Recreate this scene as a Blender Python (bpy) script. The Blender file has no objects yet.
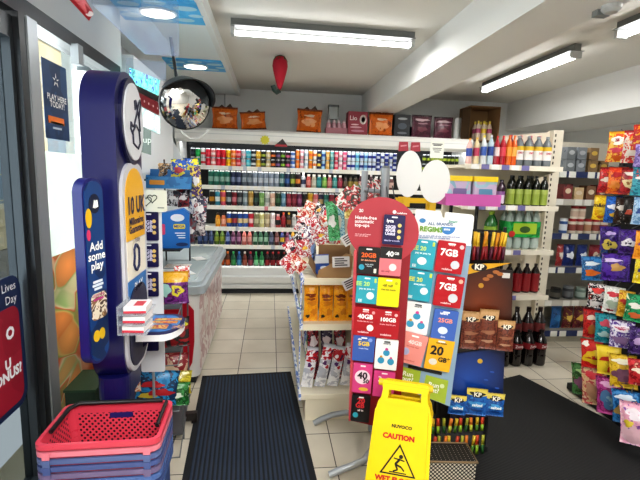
import bpy, math, random
from mathutils import Vector, Matrix
R = math.radians
scn = bpy.context.scene
COL = scn.collection
rnd = random.Random(7)

# ------------------------------------------------------------------ camera (metres; x right, y into the shop, z up)
YAW, PITCH, ROLL, FOC, EYE = R(6.79), R(8.63), R(1.83), 430.0, 1.65
_d = Vector((math.sin(YAW)*math.cos(PITCH), math.cos(YAW)*math.cos(PITCH), -math.sin(PITCH)))
_r0 = Vector((math.cos(YAW), -math.sin(YAW), 0)); _u0 = _r0.cross(_d)
CX = math.cos(ROLL)*_r0 + math.sin(ROLL)*_u0
CU = -math.sin(ROLL)*_r0 + math.cos(ROLL)*_u0
CP = Vector((0, 0, EYE))
cam_data = bpy.data.cameras.new('camera'); cam_data.sensor_width = 36; cam_data.lens = FOC/640*36; cam_data.clip_start = 0.05
cam = bpy.data.objects.new('camera', cam_data); COL.objects.link(cam)
cam.matrix_world = Matrix(((CX.x, CU.x, -_d.x, CP.x), (CX.y, CU.y, -_d.y, CP.y), (CX.z, CU.z, -_d.z, CP.z), (0, 0, 0, 1)))
scn.camera = cam

def _ray(x, y): return (x-320)/FOC*CX - (y-240)/FOC*CU + _d
def at_depth(x, y, Y): v = _ray(x, y); return CP + v*(Y/v.y)
def at_side(x, y, X): v = _ray(x, y); return CP + v*(X/v.x)
def at_height(x, y, Z): v = _ray(x, y); return CP + v*((Z-EYE)/v.z)

# ------------------------------------------------------------------ materials
def lin(h):
    h = h.lstrip('#'); o = []
    for i in (0, 2, 4):
        c = int(h[i:i+2], 16)/255
        o.append(c/12.92 if c <= .04045 else ((c+.055)/1.055)**2.4)
    return (*o, 1)
_mc = {}
def mat(hx, rough=.5, metal=0, emit=0, trans=0, alpha=1, coat=0, bump=0, bscale=200):
    k = ('m', hx, rough, metal, emit, trans, alpha, coat, bump, bscale)
    if k in _mc: return _mc[k]
    m = bpy.data.materials.new('plain'); m.use_nodes = True
    n = m.node_tree.nodes; l = m.node_tree.links; b = n['Principled BSDF']
    b.inputs['Base Color'].default_value = lin(hx); b.inputs['Roughness'].default_value = rough
    b.inputs['Metallic'].default_value = metal
    if trans: b.inputs['Transmission Weight'].default_value = trans; b.inputs['IOR'].default_value = 1.2
    if alpha < 1: b.inputs['Alpha'].default_value = alpha
    if coat: b.inputs['Coat Weight'].default_value = coat
    if emit: b.inputs['Emission Color'].default_value = lin(hx); b.inputs['Emission Strength'].default_value = emit
    # a little procedural unevenness on every surface
    no = n.new('ShaderNodeTexNoise'); no.inputs['Scale'].default_value = 14
    mr = n.new('ShaderNodeMapRange'); mr.inputs['To Min'].default_value = max(0, rough-.06); mr.inputs['To Max'].default_value = min(1, rough+.06)
    l.new(no.outputs['Fac'], mr.inputs['Value']); l.new(mr.outputs['Result'], b.inputs['Roughness'])
    if bump:
        n2 = n.new('ShaderNodeTexNoise'); n2.inputs['Scale'].default_value = bscale
        bp = n.new('ShaderNodeBump'); bp.inputs['Strength'].default_value = bump; bp.inputs['Distance'].default_value = .01
        l.new(n2.outputs['Fac'], bp.inputs['Height']); l.new(bp.outputs['Normal'], b.inputs['Normal'])
    _mc[k] = m
    return m
def print_mat(hexes, scale=8, seed=0, rough=.3, stretch=(1, 1, 1), dist=1.0):
    """printed film or card: blotches of several flat inks"""
    k = ('p', tuple(hexes), scale, seed, rough, stretch, dist)
    if k in _mc: return _mc[k]
    m = bpy.data.materials.new('printed'); m.use_nodes = True
    n = m.node_tree.nodes; l = m.node_tree.links; b = n['Principled BSDF']
    b.inputs['Roughness'].default_value = rough
    tc = n.new('ShaderNodeTexCoord'); mp = n.new('ShaderNodeMapping'); no = n.new('ShaderNodeTexNoise'); cr = n.new('ShaderNodeValToRGB')
    mp.inputs['Location'].default_value = (seed*3.7, seed*1.3, seed*2.1); mp.inputs['Scale'].default_value = stretch
    no.inputs['Scale'].default_value = scale; no.inputs['Distortion'].default_value = dist; no.inputs['Detail'].default_value = 2
    cr.color_ramp.interpolation = 'CONSTANT'
    N = len(hexes); e = cr.color_ramp.elements
    while len(e) < N: e.new(.5)
    for i, h in enumerate(hexes):
        e[i].position = 0 if i == 0 else .36 + .30*(i-1)/max(1, N-2) if N > 2 else .5
        e[i].color = lin(h)
    l.new(tc.outputs['Object'], mp.inputs['Vector']); l.new(mp.outputs['Vector'], no.inputs['Vector'])
    l.new(no.outputs['Fac'], cr.inputs['Fac']); l.new(cr.outputs['Color'], b.inputs['Base Color'])
    _mc[k] = m
    return m

def glow_mat(centre, edge, loc, radius, rough=.35):
    """printed sheet whose ink fades from one colour to another around a point"""
    m = bpy.data.materials.new('printed_glow'); m.use_nodes = True
    n = m.node_tree.nodes; l = m.node_tree.links; b = n['Principled BSDF']; b.inputs['Roughness'].default_value = rough
    tc = n.new('ShaderNodeTexCoord'); mp = n.new('ShaderNodeMapping'); gr = n.new('ShaderNodeTexGradient'); gr.gradient_type = 'SPHERICAL'; cr = n.new('ShaderNodeValToRGB')
    s = 1/radius; mp.inputs['Location'].default_value = (-loc[0]*s, 0, -loc[1]*s); mp.inputs['Scale'].default_value = (s, s, s)
    cr.color_ramp.elements[0].color = lin(edge); cr.color_ramp.elements[1].color = lin(centre)
    l.new(tc.outputs['Object'], mp.inputs['Vector']); l.new(mp.outputs['Vector'], gr.inputs['Vector']); l.new(gr.outputs['Fac'], cr.inputs['Fac']); l.new(cr.outputs['Color'], b.inputs['Base Color'])
    return m
def translucent(m, share=.55):
    """thin film on glass: part of the daylight behind it comes through"""
    n = m.node_tree.nodes; l = m.node_tree.links; b = n['Principled BSDF']; t = n.new('ShaderNodeBsdfTranslucent'); x = n.new('ShaderNodeMixShader')
    src = b.inputs['Base Color'].links
    if src: l.new(src[0].from_socket, t.inputs['Color'])
    else: t.inputs['Color'].default_value = b.inputs['Base Color'].default_value
    x.inputs[0].default_value = share; l.new(b.outputs[0], x.inputs[1]); l.new(t.outputs[0], x.inputs[2]); l.new(x.outputs[0], n['Material Output'].inputs['Surface'])
    return m

# ------------------------------------------------------------------ mesh building
class MB:
    def __init__(s): s.v = []; s.f = []; s.m = []; s.sm = []
    def add(s, vs, fs, mi=0, smooth=False):
        b = len(s.v); s.v += [tuple(v) for v in vs]
        for f in fs:
            s.f.append(tuple(b+i for i in f)); s.m.append(mi); s.sm.append(smooth)
        return s
    def box(s, x0, x1, y0, y1, z0, z1, mi=0):
        return s.add([(x0,y0,z0),(x1,y0,z0),(x1,y1,z0),(x0,y1,z0),(x0,y0,z1),(x1,y0,z1),(x1,y1,z1),(x0,y1,z1)],
                     [(0,3,2,1),(4,5,6,7),(0,1,5,4),(1,2,6,5),(2,3,7,6),(3,0,4,7)], mi)
    def obox(s, M, x0, x1, y0, y1, z0, z1, mi=0):
        t = MB().box(x0,x1,y0,y1,z0,z1); return s.add([M @ Vector(v) for v in t.v], t.f, mi)
    def cone(s, p0, p1, r0, r1=None, n=12, mi=0, caps=True):
        p0, p1 = Vector(p0), Vector(p1); r1 = r0 if r1 is None else r1
        d = (p1-p0).normalized(); a = d.orthogonal().normalized(); b = d.cross(a)
        ring = lambda p, r: [p + (a*math.cos(2*math.pi*i/n) + b*math.sin(2*math.pi*i/n))*r for i in range(n)]
        s.add(ring(p0, r0)+ring(p1, r1), [(i, (i+1) % n, n+(i+1) % n, n+i) for i in range(n)], mi, True)
        if caps: s.add(ring(p0, r0), [tuple(range(n-1, -1, -1))], mi); s.add(ring(p1, r1), [tuple(range(n))], mi)
        return s
    def lathe(s, prof, n=12, c=(0, 0, 0)):
        """prof: (radius, z, material index of the band above it)"""
        for (r0, z0, mi), (r1, z1, _) in zip(prof, prof[1:]):
            vs = [(c[0]+r*math.cos(2*math.pi*i/n), c[1]+r*math.sin(2*math.pi*i/n), c[2]+z) for r, z in ((r0, z0), (r1, z1)) for i in range(n)]
            s.add(vs, [(i, (i+1) % n, n+(i+1) % n, n+i) for i in range(n)], mi, True)
        return s
    def tube(s, pts, r, n=8, mi=0, closed=False):
        pts = [Vector(p) for p in pts]; P = len(pts); rings = []; pa = None
        for i, p in enumerate(pts):
            q0 = pts[i-1] if i or closed else p; q1 = pts[(i+1) % P] if i < P-1 or closed else p
            d = (q1-q0).normalized()
            a = d.orthogonal().normalized() if pa is None else (pa - d*pa.dot(d)).normalized()
            pa = a; b = d.cross(a)
            rings.append([p + (a*math.cos(2*math.pi*k/n) + b*math.sin(2*math.pi*k/n))*r for k in range(n)])
        vs = [v for rg in rings for v in rg]; fs = []
        for i in range(P if closed else P-1):
            j = (i+1) % P
            fs += [(i*n+k, i*n+(k+1) % n, j*n+(k+1) % n, j*n+k) for k in range(n)]
        s.add(vs, fs, mi, True)
        if not closed: s.add(rings[0], [tuple(range(n-1, -1, -1))], mi); s.add(rings[-1], [tuple(range(n))], mi)
        return s
    def prism(s, poly, axis, a0, a1, mi=0, mi_cap=None, smooth=False):
        """poly of 2-D points extruded along axis; 'y': (x,z), 'x': (y,z), 'z': (x,y)"""
        P = {'y': lambda p, a: (p[0], a, p[1]), 'x': lambda p, a: (a, p[0], p[1]), 'z': lambda p, a: (p[0], p[1], a)}[axis]
        n = len(poly); vs = [P(p, a0) for p in poly] + [P(p, a1) for p in poly]
        s.add(vs, [(i, (i+1) % n, n+(i+1) % n, n+i) for i in range(n)], mi, smooth)
        c = mi if mi_cap is None else mi_cap
        s.add([P(p, a0) for p in poly], [tuple(range(n-1, -1, -1))], c); s.add([P(p, a1) for p in poly], [tuple(range(n))], c)
        return s
    def build(s, name, mats, parent=None, bevel=0):
        me = bpy.data.meshes.new(name); me.from_pydata(s.v, [], s.f)
        for m in (mats if isinstance(mats, (list, tuple)) else [mats]): me.materials.append(m)
        me.polygons.foreach_set('material_index', s.m); me.polygons.foreach_set('use_smooth', s.sm); me.update()
        o = bpy.data.objects.new(name, me); COL.objects.link(o)
        if parent: o.parent = parent
        if bevel:
            b = o.modifiers.new('bevel', 'BEVEL'); b.width = bevel; b.segments = 2; b.limit_method = 'ANGLE'
        return o
def rrect(x0, x1, z0, z1, r, n=5):
    r = min(r, (x1-x0)/2, (z1-z0)/2); out = []
    for cx, cz, a in ((x1-r, z0+r, -90), (x1-r, z1-r, 0), (x0+r, z1-r, 90), (x0+r, z0+r, 180)):
        out += [(cx+r*math.cos(R(a+90*i/n)), cz+r*math.sin(R(a+90*i/n))) for i in range(n+1)]
    return out
def ell(cx, cz, rx, rz, n=28): return [(cx+rx*math.cos(2*math.pi*i/n), cz+rz*math.sin(2*math.pi*i/n)) for i in range(n)]

LABELS = set()
def tag(o, label, cat, group=None):
    o['label'] = label; o['category'] = cat
    if group: o['group'] = group
    return o
def thing(name, label, cat, loc=(0, 0, 0), rot=(0, 0, 0), group=None):
    o = bpy.data.objects.new(name, None); COL.objects.link(o); o.empty_display_size = .05
    o.location = loc; o.rotation_euler = rot
    return tag(o, label, cat, group)
def struct(o): o['kind'] = 'structure'; return o
def rail_bar(x0, x1, y0, y1, z0, z1, cells):
    """a price rail in one piece; cells: list of (x start, x end, material index) tickets along its front"""
    xs = sorted({x0, x1} | {round(c[0], 4) for c in cells} | {round(c[1], 4) for c in cells}); n = len(xs)
    vs = [(x, y, z) for x in xs for y, z in ((y0, z0), (y0, z1), (y1, z1), (y1, z0))]; mb = MB(); mb.add(vs, [(0, 1, 2, 3), (4*n-1, 4*n-2, 4*n-3, 4*n-4)])
    b0 = 0
    for i in range(n-1):
        xm = (xs[i]+xs[i+1])/2; mi = next((c[2] for c in cells if c[0] < xm < c[1]), 0)
        for k in range(4): mb.f.append((4*i+k, 4*i+4+k, 4*i+4+(k+1) % 4, 4*i+(k+1) % 4)); mb.m.append(mi if k == 0 else 0); mb.sm.append(False)
    return mb
def copy_tree(o, parent=None):
    c = o.copy(); COL.objects.link(c); c.parent = parent
    for ch in o.children: copy_tree(ch, c)
    return c
def text(s, parent, pos, size, hx, rot=(R(90), 0, 0), align='CENTER', bold=0, emit=0, name='lettering', sx=1.0):
    cu = bpy.data.curves.new(name, 'FONT'); cu.body = s; cu.size = size; cu.align_x = align; cu.align_y = 'CENTER'
    cu.offset = bold; cu.resolution_u = 2; cu.space_line = .8
    cu.materials.append(mat(hx, .5, emit=emit))
    o = bpy.data.objects.new(name, cu); COL.objects.link(o); o.parent = parent
    o.location = pos; o.rotation_euler = rot; o.scale = (sx, 1, 1)
    return o
ORD = 'first second third fourth fifth sixth seventh eighth ninth tenth eleventh twelfth thirteenth fourteenth fifteenth sixteenth seventeenth eighteenth nineteenth twentieth'.split()

# ------------------------------------------------------------------ filled bags and cards
def bag_y(u, v, w, h, t, sd):
    """front surface of a filled bag, u in -1..1, v in 0..1"""
    e = max(0, (1-abs(u)**3)) * max(0, math.sin(math.pi*min(1, max(0, (v-.07)/.86))))**.55
    wr = .06*math.sin(9*u+sd*2.1+5*v)+.05*math.sin(13*v-4*u+sd)+.05*math.sin(21*u+sd*1.7)*abs(v-.5)*2
    return -t/2*e*(1+wr*1.6)
def bag_mesh(w, h, t, sd=0, bands=(), nu=10, nv=12):
    mb = MB(); fr = []; bk = []
    for j in range(nv+1):
        v = j/nv
        for i in range(nu+1):
            u = -1+2*i/nu
            pinch = 1-.07*math.sin(math.pi*v) + .012*math.sin(17*v+sd)
            y = bag_y(u, v, w, h, t, sd)
            rip = .0035*math.sin(u*16+sd)*(1 if j in (0, nv) else 0)
            fr.append((u*w/2*pinch, y+rip, v*h)); bk.append((u*w/2*pinch, -y*.8+rip+.0006, v*h))
    W = nu+1
    for j in range(nv):
        mi = 0
        for k, (a, b) in enumerate(bands):
            if a <= (j+.5)/nv < b: mi = k+1
        q = [(j*W+i, j*W+i+1, (j+1)*W+i+1, (j+1)*W+i) for i in range(nu)]
        b0 = len(mb.v); 
        mb.add([], []) 
        for f in q: mb.f.append(f); mb.m.append(mi); mb.sm.append(True)
    mb.v = fr+bk; n = len(fr)
    fq = list(zip(mb.f, mb.m))
    for f, mi in fq:
        mb.f.append(tuple(n+k for k in reversed(f))); mb.m.append(mi); mb.sm.append(True)
    def seam(a, b): mb.f.append((a, n+a, n+b, b)); mb.m.append(0); mb.sm.append(False)
    for i in range(nu): seam(i+1, i); seam(nv*W+i, nv*W+i+1)
    for j in range(nv): seam(j*W, (j+1)*W); seam((j+1)*W+nu, j*W+nu)
    return mb
def bag_patch(w, h, t, sd, cx, cz, rx, rz, n=24, lift=.003):
    """a printed badge that lies on the bag's front; centre and radii as fractions of the bag"""
    vs = [(cx, cz)]
    for k in (.5, 1):
        for i in range(n):
            a = 2*math.pi*i/n; q = k*(1+.16*math.sin(3*a+sd)+.12*math.sin(5*a+sd*2.3)+.06*math.sin(8*a+sd))
            vs.append((cx+rx*q*math.cos(a), cz+rz*q*math.sin(a)))
    fs = [(0, 1+i, 1+(i+1) % n) for i in range(n)] + [(1+i, 1+n+i, 1+n+(i+1) % n, 1+(i+1) % n) for i in range(n)]
    return MB().add([(a*w, bag_y(2*a, b, w, h, t, sd)-lift, b*h) for a, b in vs], fs, 0, True)
def bag(name, label, cat, M, w, h, t, base, badges=(), bands=(), words=(), group=None, sd=None, scale=None, rough=.28):
    """base: hex list; bands: (v0,v1,hex); badges: (cx,cz,rx,rz,hex); words: (string,cx,cz,size,hex)"""
    sd = rnd.randint(0, 90) if sd is None else sd
    ms = [print_mat(base, scale or 4.6/w, sd % 7, rough) if len(base) > 1 else mat(base[0], rough)]
    ms += [mat(b[2], rough) if isinstance(b[2], str) else print_mat(b[2], (scale or 4.6/w)*1.3, sd % 5, rough) for b in bands]
    o = bag_mesh(w, h, t, sd, [(b[0], b[1]) for b in bands]).build(name, ms)
    o.matrix_world = M
    tag(o, label, cat, group)
    for cx, cz, rx, rz, hx in badges: bag_patch(w, h, t, sd, cx, cz, rx, rz).build('printed_badge', mat(hx, .35), o)
    for s, cx, cz, sz, hx in words: text(s, o, (cx*w, bag_y(2*cx, cz, w, h, t, sd)-.007, cz*h), sz, hx, bold=sz*.03)
    return o
def placed(p, rz=0, rx=0, ry=0): return Matrix.Translation(p) @ Matrix.Rotation(rz, 4, 'Z') @ Matrix.Rotation(ry, 4, 'Y') @ Matrix.Rotation(rx, 4, 'X')
# ------------------------------------------------------------------ THE ROOM
CEIL, WALLB = 2.83, 6.50
def tiled():
    m = bpy.data.materials.new('floor_tiles'); m.use_nodes = True
    n = m.node_tree.nodes; l = m.node_tree.links; b = n['Principled BSDF']; b.inputs['Roughness'].default_value = .32
    tc = n.new('ShaderNodeTexCoord'); mp = n.new('ShaderNodeMapping'); br = n.new('ShaderNodeTexBrick'); no = n.new('ShaderNodeTexNoise'); mx = n.new('ShaderNodeMix'); mx.data_type = 'RGBA'
    mp.inputs['Location'].default_value = (.245+.322*10, -2.53+.323*20, 0); 
    br.offset = 0; br.squash = 1
    for k, v in (('Scale', 1), ('Brick Width', .322), ('Row Height', .323), ('Mortar Size', .0032), ('Mortar Smooth', .1), ('Bias', 0)): br.inputs[k].default_value = v
    br.inputs['Color1'].default_value = lin('#d6cfc0'); br.inputs['Color2'].default_value = lin('#c6beae'); br.inputs['Mortar'].default_value = lin('#3c3832')
    no.inputs['Scale'].default_value = 2.2; no.inputs['Detail'].default_value = 6
    cr = n.new('ShaderNodeValToRGB'); cr.color_ramp.elements[0].position = .3; cr.color_ramp.elements[0].color = (.66, .63, .58, 1); cr.color_ramp.elements[1].position = .65; cr.color_ramp.elements[1].color = (1, 1, 1, 1)
    mx.blend_type = 'MULTIPLY'; mx.inputs['Factor'].default_value = .55
    l.new(tc.outputs['Object'], mp.inputs['Vector']); l.new(mp.outputs['Vector'], br.inputs['Vector']); l.new(tc.outputs['Object'], no.inputs['Vector'])
    l.new(no.outputs['Fac'], cr.inputs['Fac']); l.new(br.outputs['Color'], mx.inputs['A']); l.new(cr.outputs['Color'], mx.inputs['B'])
    l.new(mx.outputs['Result'], b.inputs['Base Color'])
    return m
plaster = mat('#dcdcda', .8, bump=.08, bscale=30)
white_paint = mat('#e6e6e4', .7)
struct(MB().box(-1.45, 4.7, -1.6, 6.6, -.06, 0).build('floor', tiled()))
struct(MB().box(-2.2, 4.7, -1.6, 6.6, CEIL, CEIL+.08).build('ceiling', mat('#dedcd6', .8, bump=.06, bscale=25)))
struct(MB().box(-2.2, 4.7, WALLB, WALLB+.1, 0, CEIL).build('wall_back', mat('#e0e2e2', .8, bump=.05, bscale=20)))
struct(MB().box(4.6, 4.7, -1.6, WALLB, 0, CEIL).build('wall_right', plaster))
struct(MB().box(-2.2, 4.7, -1.7, -1.6, 0, CEIL).build('wall_front', plaster))
struct(MB().box(-1.45, -1.35, 3.32, WALLB, 0, CEIL).build('wall_left', mat('#dfe6ea', .8)))
struct(MB().box(-1.35, -1.0, 3.24, 3.32, 0, 2.3).build('trim_return', white_paint))
# ceiling beams that run away from the camera and the lowered left side
bL = MB(); bL.box(1.33, 1.72, -1.6, WALLB, 2.53, CEIL)
struct(bL.build('beam_middle', mat('#e4e4e2', .75)))
struct(MB().box(3.62, 4.6, -1.6, WALLB, 2.42, CEIL).build('beam_right', mat('#e0e0de', .75)))
struct(MB().box(-1.35, -.45, -1.6, WALLB, 2.74, CEIL).build('bulkhead_ceiling_left', mat('#e9edee', .7)))
struct(MB().box(-.50, -.45, -1.6, WALLB, 2.728, 2.74).build('trim_bulkhead', white_paint))
struct(MB().tube([(-.66, 6.485, 2.2), (-.66, 6.485, 2.74)], .008).build('trim_pipe', mat('#a9adb0', .5)))

# shop front on the left: glazed door, fixed window, header
SX = -1.05
frame_m = mat('#aeb4b8', .35, .6); dark_m = mat('#202326', .4)
hd = MB(); hd.box(SX-.14, SX, -1.6, 3.32, 2.34, 2.74)
struct(hd.build('wall_header_left', mat('#c9ced0', .55)))
fr = MB()
fr.box(SX-.09, SX+.015, -1.6, 3.24, 2.27, 2.34, 1)          # dark head rail
fr.box(SX-.09, SX, 3.18, 3.24, 0, 2.27, 0); fr.box(SX-.09, SX, -1.6, 3.24, 0, .12, 0)
fr.box(SX-.09, SX+.02, 2.0, 2.05, .12, 2.27, 1); fr.box(SX-.09, SX+.028, 2.05, 2.13, .12, 2.27, 0); fr.box(SX-.08, SX+.01, 2.13, 2.142, .12, 2.27, 1)
struct(fr.build('window_1', [frame_m, dark_m]))
glass = bpy.data.materials.new('glass'); glass.use_nodes = True
_n = glass.node_tree.nodes; _l = glass.node_tree.links
_n.remove(_n['Principled BSDF']); _t = _n.new('ShaderNodeBsdfTransparent'); _g = _n.new('ShaderNodeBsdfGlossy'); _mx = _n.new('ShaderNodeMixShader'); _f = _n.new('ShaderNodeLayerWeight'); _pw = _n.new('ShaderNodeMath'); _pw.operation = 'MULTIPLY'; _pw.inputs[1].default_value = .14
_t.inputs['Color'].default_value = (.9, .93, .93, 1); _g.inputs['Roughness'].default_value = .02; _f.inputs['Blend'].default_value = .3
_l.new(_f.outputs['Facing'], _pw.inputs[0]); _l.new(_pw.outputs[0], _mx.inputs[0]); _l.new(_t.outputs[0], _mx.inputs[1]); _l.new(_g.outputs[0], _mx.inputs[2]); _l.new(_mx.outputs[0], _n['Material Output'].inputs['Surface'])
w1 = bpy.data.objects['window_1']
MB().box(SX-.05, SX-.044, 2.142, 3.18, .12, 2.27).build('window_pane', glass, w1)
door = MB(); door.box(SX-.075, SX-.005, 1.975, 1.998, .03, 2.25, 0); door.box(SX-.075, SX-.005, .75, .83, .03, 2.25, 0)
door.box(SX-.075, SX-.005, .83, 1.975, 2.16, 2.25, 0); door.box(SX-.075, SX-.005, .83, 1.975, .03, .2, 0)
dr = struct(door.build('door_1', [mat('#3b4044', .35, .3)]))
glass_dark = glass.copy(); [x for x in glass_dark.node_tree.nodes if x.type == 'BSDF_TRANSPARENT'][0].inputs['Color'].default_value = (.50, .54, .56, 1)
MB().box(SX-.045, SX-.04, .83, 1.975, .2, 2.16).build('door_pane', glass_dark, dr)
struct(MB().box(SX-.1, SX, -1.6, .73, 0, 2.27).build('wall_front_left', plaster))

# posters on the glass
def on_wall(y0, y1, z0, z1, x, mb=None, mi=0, r=0):
    mb = mb or MB(); return mb.prism(rrect(y0, y1, z0, z1, r, 5) if r else [(y0, z0), (y1, z0), (y1, z1), (y0, z1)], 'x', x-.002, x, mi)
TXR = (R(90), 0, R(90))                                          # lettering that faces +x
a = at_side(46, 60, SX); b = at_side(72, 145, SX)
p = thing('window_poster', 'navy poster reading PLAY HERE TODAY high on the shop window', 'poster', (SX-.03, 0, 0))
y0, y1, z0, z1 = 2.27, 2.52, b.z+.02, a.z+.02
on_wall(y0, y1, z0, z1, 0).build('poster_sheet', print_mat(['#12365f', '#163f6e', '#12365f', '#1d4a78'], 5, 1, .5), p)
ym = (y0+y1)/2
text('PLAY HERE\nTODAY!', p, (.004, ym, z1-.19), .041, '#ffffff', TXR, bold=.0008)
on_wall(y0+.03, y1-.06, z1-.30, z1-.265, .003).build('orange_strip', mat('#e8781e', .5), p)
on_wall(y0+.05, y1-.07, z0+.075, z0+.085, .003).build('small_print', mat('#c8d4e0', .5), p); on_wall(y0+.07, y1-.09, z0+.05, z0+.06, .003).build('small_print', mat('#c8d4e0', .5), p)
st = MB()
for k in range(5): st.prism([(ym+.012*math.cos(R(90+72*k))+q*math.cos(R(90+72*k+s)), z1-.085+.012*math.sin(R(90+72*k))+q*math.sin(R(90+72*k+s))) for q, s in ((.004, -90), (.022, 0), (.004, 90))], 'x', .002, .004)
st.build('star_emblem', mat('#ffffff', .5), p)
# tall food picture lower on the window
p = thing('window_picture', 'faded vegetable picture covering the lower shop window', 'poster', (SX-.03, 0, 0))
def fruit_mat():
    m = bpy.data.materials.new('vegetable_print'); m.use_nodes = True
    n = m.node_tree.nodes; l = m.node_tree.links; b = n['Principled BSDF']; b.inputs['Roughness'].default_value = .6
    tc = n.new('ShaderNodeTexCoord'); mp = n.new('ShaderNodeMapping'); vo = n.new('ShaderNodeTexVoronoi'); cr = n.new('ShaderNodeValToRGB'); mx = n.new('ShaderNodeMix'); mx.data_type = 'RGBA'; c2 = n.new('ShaderNodeValToRGB')
    mp.inputs['Scale'].default_value = (1, 1, 1.5); vo.inputs['Scale'].default_value = 5; vo.feature = 'SMOOTH_F1'; vo.inputs['Smoothness'].default_value = .35
    cr.color_ramp.interpolation = 'LINEAR'; e = cr.color_ramp.elements
    cols = ['#e0a060', '#e4d494', '#a4c07c', '#e08458', '#efe4c8', '#bcd09c', '#e8b478']
    while len(e) < len(cols): e.new(.5)
    for i, h in enumerate(cols): e[i].position = i/len(cols); e[i].color = lin(h)
    sp = n.new('ShaderNodeSeparateColor'); l.new(tc.outputs['Object'], mp.inputs['Vector']); l.new(mp.outputs['Vector'], vo.inputs['Vector'])
    l.new(vo.outputs['Color'], sp.inputs['Color']); l.new(sp.outputs[0], cr.inputs['Fac'])
    mx.blend_type = 'MULTIPLY'; mx.inputs['Factor'].default_value = .55; c2.color_ramp.elements[0].color = (1.05, 1, .95, 1); c2.color_ramp.elements[1].color = (.45, .4, .35, 1); c2.color_ramp.elements[1].position = .75
    l.new(vo.outputs['Distance'], c2.inputs['Fac']); l.new(cr.outputs['Color'], mx.inputs['A']); l.new(c2.outputs['Color'], mx.inputs['B']); l.new(mx.outputs['Result'], b.inputs['Base Color'])
    return translucent(m, .3)
on_wall(2.15, 3.1, .3, 1.2, 0).build('picture_print', fruit_mat(), p)
on_wall(2.15, 3.1, 1.2, 1.72, 0).build('pale_film', translucent(print_mat(['#f1f3ee', '#e8eee8', '#f6f7f4', '#eceadf'], 3, 2, .6), .28), p)
# red poster on the door glass
p = thing('door_poster', 'red poster with navy rounded border on the glass door', 'poster', (SX-.03, 0, 0))
on_wall(1.10, 1.965, .60, 1.19, 0, r=.07).build('border', mat('#1c2f56', .5), p)
on_wall(1.13, 1.935, .63, 1.06, .003, r=.05).build('red_field', print_mat(['#9d1b33', '#a82139', '#9d1b33', '#8b162c'], 2, 3, .5), p)
text('Lives', p, (.004, 1.875, 1.145), .05, '#ffffff', TXR); text('Day', p, (.004, 1.885, 1.09), .05, '#ffffff', TXR)
text('O', p, (.005, 1.86, .95), .07, '#ffffff', TXR, bold=.004); text('U\nONUS?', p, (.005, 1.83, .80), .06, '#ffffff', TXR, bold=.003)

# outside, seen through the glass
struct(MB().box(-14, -2.3, -8, 14, -.12, -.02).build('ground_outside', mat('#a9a7a3', .9)))
fc = thing('street_building', 'cream stone building across the street behind the shop window', 'building', (-5.2, 0, 0))
wl = MB(); wl.box(-.3, 0, -6, 14, 0, 7)
for k in range(14): wl.box(0, .03, -6, 14, .45+k*.5, .47+k*.5)
wl.build('wall', mat('#e8d9b4', .85, bump=.2, bscale=8), fc)
for k in range(6):
    yc = -3+k*2.9
    arch = [(yc-.55, .9), (yc+.55, .9), (yc+.55, 2.9)] + [(yc+.55*math.cos(R(18*i)), 2.9+.55*math.sin(R(18*i))) for i in range(1, 10)] + [(yc-.55, 2.9)]
    o = MB().prism(arch, 'x', .0, .02).build('window', mat('#8fa3b0', .15), fc)
    big = [(yc+(y-yc)*1.18, 2.0+(z-2.0)*1.1) for y, z in arch]
    MB().prism(big, 'x', -.01, .015).build('stone_surround', mat('#f3e9cc', .8), fc)

# ------------------------------------------------------------------ ceiling fittings
tube_m = mat('#ffffff', .4, emit=10)
body_m = mat('#7c7e7d', .5)
def fluorescent(label, p0, p1, watts=21, twin=True):
    p0, p1 = Vector(p0), Vector(p1); d = p1-p0; L = d.length
    t = thing('fluorescent_ceiling_light', label, 'ceiling light', (p0+p1)/2, (0, 0, math.atan2(d.y, d.x)), 'fluorescent strip lights')
    b = MB(); b.box(-L/2, L/2, -.03, .03, -.0, .055); b.box(-L/2, L/2, -.065, .065, -.004, .0); b.build('light_body', body_m, t)
    for s in ((-1, 1) if twin else (0,)):
        MB().cone((-L/2+.03, s*.024, -.046), (L/2-.03, s*.024, -.046), .0105).build('fluorescent_tube', tube_m, t)
    for e in (-1, 1):
        MB().box(e*(L/2-.015)-.015, e*(L/2-.015)+.015, -.045, .045, -.062, -.006).build('end_cap', mat('#bfc1c0', .4), t)
    ld = bpy.data.lights.new('tube_lamp', 'AREA'); ld.shape = 'RECTANGLE'; ld.size = L*.94; ld.size_y = .03; ld.energy = watts; ld.color = (1, .985, .95)
    lo = bpy.data.objects.new('tube_lamp', ld); COL.objects.link(lo); lo.parent = t; lo.location = (0, 0, -.060)
    return t
a = at_height(231, 27, CEIL-.06); b = at_height(413, 41, CEIL-.06)
fluorescent('long twin tube light across the ceiling left of the beam', (a.x, a.y, CEIL-.056), (b.x, a.y+.02, CEIL-.056))
a = at_height(484, 88, CEIL-.06); b = at_height(568, 50, CEIL-.06)
fluorescent('twin tube light between the two ceiling beams, running away from camera', (a.x, b.y, CEIL-.056), (a.x, a.y, CEIL-.056))
a = at_height(620, 31, CEIL-.06)
fluorescent('twin tube light cut off by the upper right corner of the view', (a.x, a.y, CEIL-.056), (a.x+.02, a.y-1.5, CEIL-.056))
for x, y in ((.35, .2), (.35, -1.0)): fluorescent('added tube light on the ceiling behind the viewpoint, ' + ('nearer the counters' if y > 0 else 'nearer the entrance wall'), (x-.7, y, CEIL-.056), (x+.7, y, CEIL-.056))  # unseen tubes, added to light the shop from behind the camera
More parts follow.
